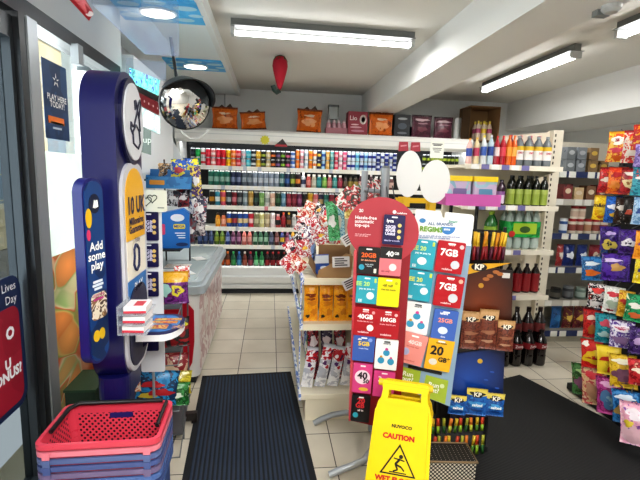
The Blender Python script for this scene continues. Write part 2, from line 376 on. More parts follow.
# round lights in sky-blue panels under the bulkhead
for i, (Y0, Y1, lab) in enumerate(((3.06, 3.50, 'round ceiling light in the nearer blue cloud panel above the shop front'), (4.58, 5.02, 'round ceiling light in the farther blue cloud panel near the convex mirror'))):
    t = thing('panel_ceiling_light', lab, 'ceiling light', (-.785, (Y0+Y1)/2, 2.74), group='round lights in blue cloud panels')
    MB().box(-.285, .29, -.22, .22, -.014, 0).build('blue_panel', print_mat(['#4db2ea', '#58baee', '#48aee8', '#60c0f0'], 3, i, .5), t)
    cl = MB()
    for cx, cy, r in ((-.2, .1, .06), (.2, -.1, .06), (.16, .13, .05), (-.16, -.12, .055), (.0, .17, .05), (.02, -.17, .055), (-.25, 0, .04), (.25, .03, .04)):
        cl.prism(ell(cx, cy, r*1.3, r*.7, 16), 'z', -.017, -.0141-.0001*rnd.random())
    cl.build('cloud_print', mat('#b4dcf0', .6), t)
    MB().prism(ell(0, 0, .125, .10, 28), 'z', -.028, -.015).build('light_rim', mat('#f2f2f2', .4), t)
    MB().prism(ell(0, 0, .11, .086, 28), 'z', -.032, -.028).build('diffuser', mat('#fffdf6', .4, emit=4), t)
# detector on the beam
t = thing('motion_detector', 'small pale detector fixed under the middle ceiling beam', 'detector', (1.68, 2.12, 2.53))
MB().lathe([(.0, 0, 0), (.045, 0, 0), (.045, -.018, 0), (.03, -.034, 0), (0, -.036, 0)], 20).build('dome', mat('#b9bbbb', .4), t)
MB().box(-.035, .035, .05, .09, -.03, 0).build('mounting_block', mat('#8d9090', .5), t)
# hanging chilli
c = at_depth(280, 70, 4.6); zt = CEIL
k = .0108
t = thing('hanging_chilli', 'red fabric chilli pepper hanging from the ceiling on a thread', 'decoration', (c.x, 4.6, zt))
pr = at_depth(280, 56, 4.6).z-zt; pb = at_depth(280, 92, 4.6).z-zt
H = pr-pb
prof = [(0, pr, 0), (.045, pr-.012, 0), (.072, pr-.05, 0), (.078, pr-.10, 0), (.066, pr-H*.45, 0), (.043, pr-H*.7, 0), (.022, pr-H*.88, 0), (0, pr-H*.97, 0)]
MB().lathe(prof, 18).build('chilli_body', mat('#ac1630', .75, bump=.3, bscale=90), t)
cap = MB()
for i in range(7):
    a = 2*math.pi*i/7
    cap.add([(.0, 0, pr+.012), (.05*math.cos(a-.4), .05*math.sin(a-.4), pr-.008), (.081*math.cos(a), .081*math.sin(a), pr-.055), (.05*math.cos(a+.4), .05*math.sin(a+.4), pr-.008)], [(0, 1, 2, 3)])
cap.cone((0, 0, pr+.05), (0, 0, pr-.005), .008, .014); cap.build('green_calyx', mat('#2d5a34', .8), t)
MB().tube([(0, 0, 0), (0, 0, pr+.04)], .0025, 5).build('thread', mat('#444444', .6), t)
tp = MB(); tp.tube([(0, 0, pr-H*.95), (-.03, 0, pr-H*1.02), (-.055, 0, pr-H*.95), (-.07, 0, pr-H*.83)], .024, 10); tp.build('dark_tip', mat('#26352f', .8), t)

# convex mirror with a black visor
c = at_depth(185, 104, 3.15)
t = thing('convex_mirror', 'round convex security mirror with black hood on the left', 'mirror', c, (R(16), R(-6), R(26)))
rr = .168; cap = MB(); prof = []
for i in range(11):
    a = R(30)*i/10; prof.append((rr/math.sin(R(30))*math.sin(a)*.98, -(rr/math.sin(R(30)))*(math.cos(a)-math.cos(R(30))), 0))
for (r0, q0, _), (r1, q1, _) in zip(prof, prof[1:]):
    n = 40; vs = [(r*math.cos(2*math.pi*i/n), q-.012, r*math.sin(2*math.pi*i/n)) for r, q in ((r0, q0), (r1, q1)) for i in range(n)]
    cap.add(vs, [(i, (i+1) % n, n+(i+1) % n, n+i) for i in range(n)], 0, True)
mir = cap.build('mirror_face', mat('#f2f2f2', .02, 1), t)
ring = MB(); ring.tube([(rr*math.cos(2*math.pi*i/40), 0, rr*math.sin(2*math.pi*i/40)) for i in range(40)], .009, 8, closed=True)
ring.build('rim', mat('#15181a', .4), t)
MB().prism(ell(0, 0, rr, rr, 40), 'y', .005, .02).build('back_plate', mat('#1b1d20', .5), t)
vz = MB(); n = 26
vs = []
for i in range(n+1):
    a = R(-5+ 150*i/n); dep = .17*math.sin(math.pi*min(1, (i+.6)/(n+1.2)))**.6
    for rad in (rr+.008, rr+.014):
        vs += [(rad*math.cos(a), .01, rad*math.sin(a)), (rad*1.02*math.cos(a), -dep, rad*1.02*math.sin(a))]
for i in range(n):
    b0 = 4*i
    vz.add([vs[b0], vs[b0+1], vs[b0+5], vs[b0+4]], [(0, 1, 2, 3)], 0, True); vz.add([vs[b0+2], vs[b0+3], vs[b0+7], vs[b0+6]], [(3, 2, 1, 0)], 0, True)
    vz.add([vs[b0+1], vs[b0+3], vs[b0+7], vs[b0+5]], [(0, 1, 2, 3)])
vz.build('visor', mat('#17191c', .35), t)
MB().tube([(0, .02, .05), (0, .16, .10), (0, .28, .40)], .012).build('ceiling_bracket', mat('#202326', .4), t)
# ------------------------------------------------------------------ OPEN CHILLER along the back wall
CY = 5.80
chl = thing('open_chiller', 'long white open drinks chiller against the back wall', 'chiller', (0, 0, 0))
X0, X1 = -1.22, 2.78
ch_w = mat('#f2f2ef', .35); ch_g = mat('#d9dbdb', .4); ch_d = mat('#1c1e22', .6)
base = MB()
prof = [(CY+.08, 0), (CY+.08, .06), (CY, .075), (CY-.01, .13), (CY+.01, .145), (CY+.0, .24), (CY+.02, .255), (CY+.03, .36), (CY+.07, .38), (CY+.10, .37), (CY+.10, .31), (6.42, .31), (6.42, 0)]
base.prism(prof, 'x', X0, X1); base.build('base', ch_g, chl)
bp = MB(); bp.box(X0, X1, CY-.014, CY-.002, .155, .235); bp.build('bumper_panel', mat('#d5d6d5', .35), chl)
MB().box(X0, X1, CY+.03, CY+.09, 0, .055).build('kick_plate', mat('#23262a', .6), chl)
MB().box(X0, X1, 6.40, 6.45, .3, 2.18).build('back_panel', ch_d, chl)
for x in (X0, X1-.04): MB().prism([(CY+.10, 0), (6.45, 0), (6.45, 2.18), (CY+.06, 2.18), (CY+.20, 1.6), (CY+.22, .5)], 'x', x, x+.04).build('end_panel', ch_w, chl)
can = MB(); can.prism([(CY+.06, 2.02), (CY+.0, 2.06), (CY-.01, 2.17), (CY+.03, 2.20), (6.45, 2.20), (6.45, 2.10), (CY+.15, 2.06)], 'x', X0, X1); can.build('canopy', ch_w, chl)
MB().box(X0, X1, CY-.008, CY+.005, 2.125, 2.135).build('canopy_rib', ch_g, chl)
lamp = MB().box(X0+.05, X1-.05, CY+.14, CY+.18, 2.035, 2.055); lamp.build('glow_strip', mat('#fbfdff', .4, emit=9), chl)
SH = [1.715, 1.455, 1.185, .895, .645]          # shelf tops
SF = 5.95
for z in SH:
    MB().box(X0+.04, X1-.04, SF, 6.40, z-.025, z).build('shelf', ch_w, chl)
    MB().box(X0+.06, X1-.06, SF+.012, SF+.024, z-.033, z-.0255).build('glow_strip', mat('#fffdf8', .4, emit=9), chl)  # glowing strip added under each shelf to brighten the lower rows
    tk = []
    for i in range(40):
        if rnd.random() < .55: x = X0+.08+i*.097; tk.append((x, x+.05, rnd.choice((1, 1, 1, 2, 3) if z == SH[2] else (1, 1, 1, 1, 4))))
    rail_bar(X0+.04, X1-.04, SF-.018, SF, z-.042, z+.014, tk).build('price_rail', [mat('#f7f4ea', .4), mat('#f7f7f4', .5), mat('#d98a93', .5), mat('#e0b070', .5), mat('#c5cad6', .5)], chl)

BOT = {}
def drink(shape, body, band='#ffffff', top='#b9bcc0'):
    k = (shape, body, band, top)
    if k in BOT: return BOT[k]
    ms = [mat(body, .3, .2 if shape in ('can', 'slim') else 0), mat(band, .35), mat(top, .3, .7 if shape in ('can', 'slim', 'tall') else 0)]
    if shape == 'can':  pf = [(0, 0, 2), (.026, 0, 2), (.032, .006, 0), (.0325, .035, 1), (.0325, .066, 0), (.0325, .105, 2), (.027, .116, 2), (.027, .118, 2), (0, .116, 2)]
    elif shape == 'tall': pf = [(0, 0, 2), (.026, 0, 2), (.0325, .008, 0), (.0325, .05, 1), (.0325, .10, 0), (.0325, .152, 2), (.027, .166, 2), (0, .165, 2)]
    elif shape == 'slim': pf = [(0, 0, 2), (.021, 0, 2), (.026, .006, 0), (.0265, .05, 1), (.0265, .085, 0), (.0265, .122, 2), (.022, .132, 2), (0, .131, 2)]
    elif shape == 'bottle': pf = [(0, 0, 0), (.026, 0, 0), (.031, .012, 0), (.031, .05, 1), (.031, .105, 0), (.029, .125, 0), (.015, .155, 0), (.012, .168, 2), (.014, .169, 2), (.014, .188, 2), (0, .188, 2)]
    elif shape == 'stubby': pf = [(0, 0, 0), (.030, 0, 0), (.032, .01, 0), (.032, .035, 1), (.032, .09, 0), (.026, .118, 0), (.017, .13, 2), (.019, .131, 2), (.019, .152, 2), (0, .152, 2)]
    o = MB().lathe(pf, 14).build('drink', ms)
    BOT[k] = o.data; o.data.use_fake_user = True; bpy.data.objects.remove(o)
    return BOT[k]
CNT = {}
def put_drink(shape, kind, row, group, x, y, z, body, band='#ffffff', top='#b9bcc0', scale=1.0):
    nm = {'can': 'drink_can', 'tall': 'tall_drink_can', 'slim': 'slim_drink_can', 'bottle': 'drink_bottle', 'stubby': 'drink_bottle'}[shape]
    o = bpy.data.objects.new(nm, drink(shape, body, band, top)); COL.objects.link(o)
    o.location = (x, y, z); zs_ = {'can': 1.0, 'slim': 1.0, 'tall': 1.27, 'stubby': 1.28, 'bottle': 1.15}[shape]*(1.14 if z < .4 else 1); q_ = 1.0 if shape in ('can', 'slim') else 1.07; o.scale = (q_, q_, zs_)
    o.rotation_euler.z = rnd.random()*6
    n = CNT[(kind, row)] = CNT.get((kind, row), 0)+1
    tag(o, f'{kind} {row}, {ORD[n-1]} such from left', 'can' if 'can' in nm else 'bottle', group)
    return o
def px_x(px, py, y): return at_depth(px, py, y).x
# top shelf: short cans two high, then slim energy cans
YC = SF+.045
seq = [('black', '#1d1f2b', '#3b3f52'), ('green', '#1f9a50', '#2fb863'), ('white and red', '#d9d4d4', '#c9313c'), ('red', '#d21f3a', '#e2485b'), ('pink and white', '#e08b8b', '#f3e7e2'), ('red', '#cf1d38', '#d93850'),
       ('red', '#d4202e', '#c8102a'), ('yellow', '#f2c21c', '#e8a50f'), ('orange', '#ef7c2b', '#f3b08b'), ('red', '#d8343f', '#e9949a'), ('silver pink', '#b9c6cc', '#e0b7bd'), ('cyan', '#46b5c8', '#8ad2da'),
       ('black and white', '#20242c', '#d8dcdc'), ('gold', '#d9a92e', '#e8c95f'), ('black and lime', '#1f2522', '#9fb23c'), ('cream', '#c9b68a', '#e6dcc2'), ('black and orange', '#2a1c1c', '#e2722a'), ('black and purple', '#241f30', '#7d5a8c'),
       ('black and green', '#1f2720', '#8fc23d'), ('black and pink', '#2a1c26', '#d85f8c'), ('blue and white', '#4f79c4', '#dfe6f2')]
x = px_x(193, 156, YC)
stepc = .0665
for kind, body, band in seq:
    for tier in (0, 1):
        put_drink('can', f'{kind} can', f'on the top chiller shelf\'s {"upper" if tier else "lower"} tier', 'short cans on the top chiller shelf', x, YC, SH[0]+.118*tier+.0005, body, band)
    x += stepc
seq2 = [('orange', '#ec7a22', '#f3a35c'), ('pink and white', '#e9a9b4', '#f5eef0'), ('white', '#eef0f2', '#b9d4e6'), ('orange and yellow', '#f0a030', '#e86a2a'), ('white and orange', '#f1ede6', '#ef8a3a'), ('navy', '#22264a', '#e6c84a'), ('pale blue', '#a8cfe8', '#2d57a8'),
        ('tan', '#dca65a', '#f1c988'), ('teal', '#6fb3b5', '#a5d3d2'), ('rose', '#e0526a', '#f1b3bd'), ('white and pink', '#f4e9ee', '#e7a2b5'), ('pink', '#e35d86', '#f1c3d0'), ('blue and silver', '#e6ebf2', '#27389a'), ('blue and silver', '#dfe6f0', '#2a3c9c'), ('light cyan', '#a7e0ea', '#5aa5d6'),
        ('blue and silver', '#c9d4e6', '#1d2c86'), ('light cyan', '#b5d9e8', '#4a7fc0'), ('blue and silver', '#d5ddeb', '#22328e'), ('blue and silver', '#c9d4e6', '#1d2c86'), ('deep blue', '#27337c', '#c9cede'), ('blue and silver', '#dfe6f0', '#2a3c9c'), ('deep blue', '#2d3b8c', '#d8dcea'), ('silver', '#c9cfda', '#34459c'), ('deep blue', '#27337c', '#c9cede')]
st = .0595
for kind, body, band in seq2:
    for tier in (0, 1):
        put_drink('slim', f'slim {kind} can', f'on the top chiller shelf\'s {"upper" if tier else "lower"} tier', 'slim cans on the top chiller shelf', x, YC, SH[0]+.132*tier+.0005, body, band)
    x += st
for i in range(9):   # right-hand end, seen past the white oval cards
  for tier in (0, 1):
    put_drink('slim', 'slim lime can', f'at the top shelf\'s right end, {"upper" if tier else "lower"} tier', 'slim cans on the top chiller shelf', px_x(424, 165, YC)+i*.06, YC, SH[0]+.0005+.132*tier, '#1f2522', '#a3b63c')
# second shelf
def row(px0, seq, shelf_i, word, group, step, py, y=YC+.0):
    x = px_x(px0, py, y)
    for kind, shape, body, band, top in seq:
        put_drink(shape, f'{kind} {"can" if shape in ("can", "tall", "slim") else "bottle"}', f'on the {word} chiller shelf', group, x, y, (SH+[.31])[shelf_i]+.0005, body, band, top); x += step
T, B, S = 'tall', 'bottle', 'stubby'
row(211, [('dark green', T, '#1d6b5a', '#8fb5a8', '#9aa0a3')]*4 + [('navy', T, '#2a3557', '#7a88a8', '#9aa0a3')]*2 + [('grey', T, '#5c6672', '#9aa5b0', '#b9bcc0')]*2 + [('silver blue', T, '#8b97a8', '#c4ccd6', '#b9bcc0')]*5 + [('teal', T, '#3d6a6c', '#a4bcbc', '#9aa0a3'), ('black and blue', T, '#22304f', '#4a6fae', '#9aa0a3'), ('black and green', T, '#2c3b28', '#b7c24e', '#8a8a8a'), ('black and orange', T, '#35242a', '#e0853a', '#8a8a8a'), ('white and navy', B, '#d5dae2', '#3b4668', '#e9e9e9'),
     ('red', S, '#b4473f', '#d98a80', '#e6e6e0'), ('pale', S, '#b7b29c', '#d9d5c8', '#e6e6e0'), ('teal', S, '#18757e', '#4ea4a6', '#f1f1ee'), ('green', S, '#5f9a45', '#9fc46a', '#f1f1ee'), ('rust', S, '#a4555a', '#c98a85', '#e6e6e0'), ('teal', S, '#2b8586', '#76b7b2', '#f1f1ee'), ('dark red', S, '#7c2438', '#b0485c', '#e6e6e0'), ('dark', S, '#2b2528', '#6a5a4a', '#202020'), ('dark gold', S, '#3d3424', '#a08c44', '#202020'), ('dark gold', S, '#3d3424', '#a08c44', '#202020'), ('dark pink', B, '#4a2832', '#d8a9a4', '#d8d8d8'), ('dark pink', B, '#4a2832', '#d8a9a4', '#d8d8d8'), ('dark pink', B, '#4a2832', '#d8a9a4', '#d8d8d8'), ('brown', S, '#5a3030', '#c9a9a0', '#d8d8d8'), ('brown', S, '#5a3030', '#c9a9a0', '#d8d8d8'), ('brown', S, '#5a3030', '#c9a9a0', '#d8d8d8'), ('brown', S, '#5a3030', '#c9a9a0', '#d8d8d8')], 1, 'second', 'cans and bottles on the second chiller shelf', .0735, 180)
row(212, [('black and gold', T, '#2b2a22', '#c98f2a', '#888'+'888'), ('teal and white', T, '#2f8aa0', '#d8e4e4', '#9aa0a3'), ('pink and orange', T, '#d0586e', '#e99a4a', '#c9a04a'), ('dark silver', T, '#31373d', '#9aa5a8', '#9aa0a3'), ('dark red', T, '#7d2330', '#c97a84', '#9aa0a3'), ('dark silver', T, '#3a3f44', '#8a9092', '#9aa0a3'), ('grey', T, '#7b8a90', '#aab6ba', '#9aa0a3'), ('tan', T, '#b58f4a', '#d0b27a', '#9a8a5a'), ('black', T, '#1f2a2c', '#3a5a52', '#777777'), ('light green', T, '#7fae68', '#a9cc90', '#9aa0a3'), ('white', T, '#cfd0c9', '#9aa29a', '#9aa0a3'), ('peach', T, '#d8b09a', '#eed5c4', '#9aa0a3'), ('dark green', T, '#27402f', '#4a7350', '#777777'), ('steel blue', T, '#5f88a0', '#8fb0c0', '#9aa0a3'), ('maroon', T, '#8a3040', '#b85a68', '#9aa0a3'), ('maroon', T, '#7c2a3a', '#a84a5a', '#9aa0a3'), ('purple', T, '#6a2f52', '#9a5a80', '#9aa0a3'), ('black', T, '#1e1e20', '#4a4030', '#777777'), ('mustard', T, '#c9992a', '#dbb450', '#9a8a5a'), ('salmon', T, '#c96f74', '#df9a9a', '#9aa0a3'), ('navy and tan', T, '#2a2c48', '#b79a6a', '#777777'), ('teal', T, '#2e6a60', '#5f9a90', '#777777'), ('maroon', T, '#7c2a3a', '#a84a5a', '#9aa0a3'), ('black', T, '#1e1e20', '#4a4030', '#777777')], 2, 'third', 'tall cans on the third chiller shelf', .0745, 197)
row(218, [('amber', S, '#d99020', '#f0b850', '#403020'), ('orange pink', S, '#c9704a', '#eab09a', '#302020'), ('blue and orange', T, '#2b4f9a', '#eaa040', '#e0e0e0'), ('navy and red', T, '#27407c', '#b84a4a', '#e0e0e0'), ('blue and cream', T, '#3560b0', '#e8d6a8', '#f0f0f0'), ('blue and cream', T, '#3560b0', '#e8d6a8', '#f0f0f0'), ('red and white', T, '#c92f45', '#efc8c8', '#c0c0c0'), ('olive', T, '#8c8a68', '#c8c6a4', '#b0b0a0'), ('pale yellow', T, '#dcd796', '#efecc0', '#d8d8c8'), ('beige', T, '#b9a886', '#e0d4b4', '#b0b0a0'), ('white and pink', T, '#e6d5d6', '#f2ecec', '#d8d8d8'), ('pink and black', S, '#c05a5a', '#2c2c30', '#efcaca'), ('dark red', B, '#7e1e2c', '#a8303c', '#c05030'), ('black and gold', B, '#2e2420', '#8a5a3a', '#d8b040'), ('silver', S, '#a8a6a8', '#d0d0d0', '#e0e0e0'), ('silver', S, '#a8a6a8', '#d0d0d0', '#e0e0e0'), ('blue grey', S, '#5a6480', '#c9ccd6', '#e0e0e0'), ('plum', S, '#7a3a5a', '#d0b8c4', '#e0e0e0'), ('green', S, '#4a8050', '#c0d4b8', '#e0e0e0')], 3, 'fourth', 'drinks on the fourth chiller shelf', .0745, 216)
row(200, [('dark blue', B, '#2c3a5c', '#4a5c86', '#20283c')]*3 + [('olive green', B, '#54702c', '#94a648', '#5a7a3a')]*2 + [('navy', B, '#283a72', '#8c9cc4', '#d8dce6')] + [('plum', B, '#5a2848', '#a87ca0', '#d8d0d8')]*2 + [('pink', B, '#b86a64', '#e0aaa4', '#ece4e0')]*2 + [('dark green', B, '#2c5a44', '#a4c8b0', '#e4e8e4')]*3 + [('slate', B, '#3c4458', '#7c849c', '#d0d4dc'), ('brown', B, '#5a3030', '#b4888c', '#d8d0d0'), ('blue and yellow', B, '#2c3c7c', '#d4b440', '#c05040'), ('plum', B, '#5a2848', '#d07c90', '#d8d0d8'), ('amber', B, '#c0902c', '#3c5c8c', '#e0c050'), ('rust', B, '#8c3c34', '#c88c84', '#d8d0d0'), ('slate', B, '#3c4458', '#7c849c', '#d0d4dc'), ('slate', B, '#3c4458', '#7c849c', '#d0d4dc')], 4, 'fifth', 'bottles on the fifth chiller shelf', .075, 236)
row(222, [('orange brown', B, '#5a2c14', '#c8602c', '#d87830')]*2 + [('green', B, '#1c6440', '#4a9c5c', '#3cae60'), ('blue', B, '#1c4e80', '#4a90b8', '#3c78c0'), ('rust', B, '#702c20', '#b46450', '#d0c8c0'), ('blue and red', B, '#3c2438', '#a04858', '#c03040'), ('bright green', B, '#1c7c48', '#8cd4a0', '#2c9c58'), ('bright green', B, '#1c7c48', '#8cd4a0', '#2c9c58')] + [('cola', B, '#24100e', '#9c2c34', '#a02028')]*7, 5, 'bottom', 'bottles in the bottom of the chiller', .078, 258, YC-.02)
for k in BOT.values(): pass

# ------------------------------------------------------------------ things on top of the chiller
ZT = 2.20
def orange_sack(px0, px1, ptop, pbot, label, ry=0, rz=0, dark='#3a2414'):
    Y = 6.02; a = at_depth((px0+px1)/2, pbot, Y); w = at_depth(px1, pbot, Y).x-at_depth(px0, pbot, Y).x; h = at_depth(px0, ptop, Y).z-at_depth(px0, pbot, Y).z
    o = bag('snack_sack', label, 'bag', placed((a.x, Y, ZT+.002+abs(math.sin(ry))*w/2), rz, 0, ry), w, h, .13, ['#c65a14', '#dd7420', '#d2691c', '#8c3c12'], badges=[(.0, .42, .27, .16, '#e9a26a'), (0, .70, .2, .05, '#f3d7bd')], bands=[(0, .08, '#5a2a12'), (.93, 1, '#7a3a18')], group='orange snack sacks on top of the chiller')
    MB().prism([(-w*.3, h*.93), (-w*.12, h*1.1), (w*.02, h*.97), (w*.2, h*1.16), (w*.36, h*.9)], 'y', .0, .02).build('torn_flap', mat(dark, .6), o)
    return o
orange_sack(212, 238, 108, 131, 'orange snack sack standing upright at the left end of the chiller top')
orange_sack(241, 267, 114, 132, 'orange snack sack slumped beside the upright left one on the chiller top', R(-6), R(12))
orange_sack(296, 321, 112, 136, 'orange snack sack with curled top left of the pink bottle pack', R(2))
orange_sack(368, 392, 115, 139, 'orange snack sack tight against the dark red box', R(0))
def on_top(px0, px1, ptop, pbot, Y=6.02):
    a = at_depth(px0, pbot, Y); b = at_depth(px1, pbot, Y); h = at_depth((px0+px1)/2, ptop, Y).z-at_depth((px0+px1)/2, pbot, Y).z
    return (a.x+b.x)/2, Y, b.x-a.x, h
x, Y, w, h = on_top(326, 346, 123, 138)
t = thing('bottle_pack', 'shrink-wrapped pack of pale pink bottles on the chiller top', 'pack', (x, Y, ZT))
for i in range(4):
    for j in range(2): MB().lathe([(0, 0, 0), (w*.11, 0, 0), (w*.115, h*.6, 0), (w*.09, h*.8, 1), (w*.05, h*.9, 1), (w*.05, h, 1), (0, h, 1)], 12, ((i-1.5)*w*.25, j*.08, 0)).build('bottle', [mat('#c99aa2', .35), mat('#e6d3d6', .35)], t)
MB().box(-w*.52, w*.52, -.05, .13, .001, h*.45).build('cardboard_wrap', mat('#a86f78', .5), t)
x2, Y2, w2, h2 = on_top(328, 338, 107, 123)
t = thing('storage_jar', 'grey lidded jar standing on the pink bottle pack', 'jar', (x2, Y+.02, ZT+h+.002))
MB().prism(rrect(-w2*.5, w2*.5, -.05, .05, .02), 'z', 0, h2*.75).build('jar_body', mat('#8f9494', .25), t); MB().prism(rrect(-w2*.54, w2*.54, -.056, .056, .02), 'z', h2*.75, h2*.9).build('lid', mat('#565a5c', .3), t)
def carton(px0, px1, ptop, pbot, hx, label, txt=None, depth=.2, Y=6.0, marks=(), name='carton', z=ZT, grp=None):
    x, Y, w, h = on_top(px0, px1, ptop, pbot, Y)
    t = thing(name, label, 'box', (x, Y, z), group=grp)
    MB().box(-w/2, w/2, 0, depth, 0, h).build('box_body', mat(hx, .5), t, .004)
    fl = MB().box(-w/2+.006, w/2-.006, .004, depth-.004, h, h+.003).build('top_flap', mat(hx, .6), t)
    for cx, cz, rx, rz, c in marks: MB().prism(ell(cx*w, cz*h, rx*w, rz*h, 20), 'y', -.002, -.0005).build('printed_badge', mat(c, .5), t)
    for s, cx, cz, sz, c in (txt or ()): text(s, t, (cx*w, -.004, cz*h), sz, c, bold=sz*.02)
    return t
carton(347.5, 367, 114, 138, '#9a3a4a', 'dark red box with a round badge on the chiller top beside an orange sack', [('Lio', -.24, .72, .085, '#f0dcdc')], marks=[(-.1, .35, .3, .04, '#d8a8b0'), (.0, .2, .34, .05, '#c8889a'), (-.15, .46, .2, .03, '#e8c8c8'), (.26, .68, .18, .2, '#e8d8d4'), (.26, .68, .1, .12, '#7a2a38')])
x = carton(393.5, 409.5, 117, 140, '#23262c', 'black carton standing under the ceiling beam on the chiller top', marks=[(0, .82, .3, .05, '#a8acb0'), (0, .5, .28, .14, '#4a5460'), (0, .2, .3, .05, '#6a7078')])
hh = on_top(393.5, 409.5, 117, 140)[3]
carton(409.8, 423, 106, 118, '#1c1e23', 'small black carton raised behind the maroon pouches', marks=[(0, .6, .3, .08, '#70757a')], Y=6.16, depth=.14, z=ZT+.0)
bpy.context.view_layer.update()
for lab, a, b, pt in (('maroon pouch on the chiller top next to the black cartons', 410.5, 430.5, 118.5), ('maroon pouch on the chiller top next to the white paper cups', 432.5, 451.5, 119.5)):
    x, Y, w, h = on_top(a, b, pt, 141.5, 5.98)
    bag('drink_powder_pouch', lab, 'pouch', placed((x, Y, ZT+.002)), w, h, .07, ['#4c1f2c', '#59253a', '#43192a', '#642c3c'], badges=[(.0, .38, .25, .10, '#7c4452'), (-.02, .78, .36, .055, '#cdb6bc'), (.02, .62, .26, .03, '#a8808c')], bands=[(.94, 1, '#33141e')], group='maroon pouches on the chiller top')
x, Y, w, h = on_top(452.5, 460, 121, 143)
t = thing('paper_cup_stack', 'stack of white paper cups on the chiller top', 'cups', (x, Y, ZT))
for i in range(5): MB().lathe([(w*.5, i*h*.16, 0), (w*.4, i*h*.16+h*.36, 0), (0, i*h*.16+h*.36, 0)], 16).build('cup', mat('#dfe0e0', .6), t)
# open cardboard box of bottles near the beam
x, Y, w, h = on_top(470, 498, 107, 141, 5.95)
t = thing('open_cardboard_box', 'open brown cardboard box at the right end of the chiller top', 'box', (x, Y, ZT))
bx = MB(); d = .36; cb = mat('#8a6a48', .8)
bx.box(-w/2-.02, w/2, 0, d, 0, .01); bx.box(w/2-.008, w/2, 0, d, .01, h); bx.box(-w/2-.02, w/2, d-.008, d, .01, h); bx.box(-w/2-.02, w/2, 0, d, h, h+.01)
bx.box(-w/2-.028, -w/2-.02, 0, d, 0, h+.01); bx.build('box_shell', cb, t)
MB().add([(-w/2-.024, 0, h*.98), (-w/2-.024, 0, 0.02), (-w/2-.19, -.09, .02), (-w/2-.19, -.09, h*.9)], [(0, 1, 2, 3), (3, 2, 1, 0)]).build('side_flap', mat('#5c4630', .8), t)
for i in range(3):
    for j in range(2):
        o = MB().lathe([(0, 0, 0), (.035, 0, 0), (.037, .1, 1), (.037, .16, 0), (.015, .23, 2), (.015, .27, 2), (0, .27, 2)], 14).build('syrup_bottle', [mat('#c9b8a4', .3), mat('#a8486c' if i != 1 else '#d9b42c', .4), mat('#d8c040', .4)])
        o.location = (x-.07+i*.085, Y+.07+j*.1, ZT+.0105)
        tag(o, f'clear bottle with coloured label in the open box, {"back" if j else "front"} row, {ORD[i]} from left', 'bottle', 'bottles inside the open cardboard box')
# cards hanging on the chiller canopy
def canopy_card(name, label, px, py, w, h, build):
    c = at_depth(px, py, CY-.016); t = thing(name, label, 'sign', (c.x, CY-.016, c.z)); build(t, w, h); return t
canopy_card('price_sign_sticker', 'yellow star sticker on the chiller canopy', 265, 140, .13, .13, lambda t, w, h: MB().prism([(w*(.5 if i % 2 else .36)*math.cos(R(18*i)), w*(.5 if i % 2 else .36)*math.sin(R(18*i))) for i in range(20)], 'y', -.003, 0).build('star', mat('#d9d33a', .5), t))
canopy_card('warning_sign_card', 'black and red triangular card on the chiller canopy', 281, 143, .2, .1, lambda t, w, h: (MB().prism([(-w/2, -h/2), (w/2, -h/2), (0.02, h*.55)], 'y', -.003, 0).build('card', mat('#26161a', .5), t), MB().prism([(-w*.42, -h*.45), (w*.42, -h*.45), (w*.34, -h*.2), (-w*.34, -h*.2)], 'y', -.0045, -.003).build('red_strip', mat('#b82838', .5), t)))
for px, lab in ((403.5, 'red card on the chiller canopy under the black carton'), (415.5, 'red card on the chiller canopy under the maroon pouches')):
    canopy_card('price_sign_card', lab, px, 146.5 if px < 410 else 147, .14, .13, lambda t, w, h: (MB().prism([(-w/2, -h/2), (w/2, -h*.42), (w*.42, h/2), (-w*.45, h*.46)], 'y', -.003, 0).build('card', mat('#b03848', .5), t), MB().prism([(-w*.3, -h*.05), (w*.3, h*.05), (w*.3, h*.2), (-w*.3, h*.12)], 'y', -.0045, -.003).build('pale_strip', mat('#d88a94', .5), t)))
def notice(t, w, h):
    MB().box(-w/2, w/2, -.003, 0, -h/2, h/2).build('sheet', mat('#eef0e6', .6), t)
    for z_, w_, c_ in ((.36, .38, '#444444'), (.28, .3, '#555555'), (.1, .34, '#8a8a84'), (0, .3, '#8a8a84'), (-.12, .2, '#8a8a84')): MB().box(-w*w_, w*w_, -.0045, -.003, h*z_-.006, h*z_+.006).build('printed_line', mat(c_, .5), t)
canopy_card('notice_sign', 'white notice sheet on the right of the chiller canopy', 437, 150, .19, .22, notice)
# ------------------------------------------------------------------ MATS
def mat_ribbed(a, b, scale, axis):
    m = bpy.data.materials.new('ribbed_rubber'); m.use_nodes = True
    n = m.node_tree.nodes; l = m.node_tree.links; bs = n['Principled BSDF']; bs.inputs['Roughness'].default_value = .75
    tc = n.new('ShaderNodeTexCoord'); wv = n.new('ShaderNodeTexWave'); cr = n.new('ShaderNodeValToRGB'); bp = n.new('ShaderNodeBump')
    wv.bands_direction = axis; wv.inputs['Scale'].default_value = scale; cr.color_ramp.elements[0].color = lin(a); cr.color_ramp.elements[1].color = lin(b)
    cr.color_ramp.elements[0].position = .25; cr.color_ramp.elements[1].position = .5
    no = n.new('ShaderNodeTexNoise'); no.inputs['Scale'].default_value = 300; mx = n.new('ShaderNodeMix'); mx.data_type = 'RGBA'; mx.blend_type = 'MULTIPLY'; mx.inputs['Factor'].default_value = .5
    l.new(tc.outputs['Object'], wv.inputs['Vector']); l.new(tc.outputs['Object'], no.inputs['Vector']); l.new(wv.outputs['Fac'], cr.inputs['Fac']); l.new(cr.outputs['Color'], mx.inputs['A']); l.new(no.outputs['Color'], mx.inputs['B'])
    l.new(mx.outputs['Result'], bs.inputs['Base Color']); bp.inputs['Strength'].default_value = .5; bp.inputs['Distance'].default_value = .004
    l.new(wv.outputs['Fac'], bp.inputs['Height']); l.new(bp.outputs['Normal'], bs.inputs['Normal'])
    return m
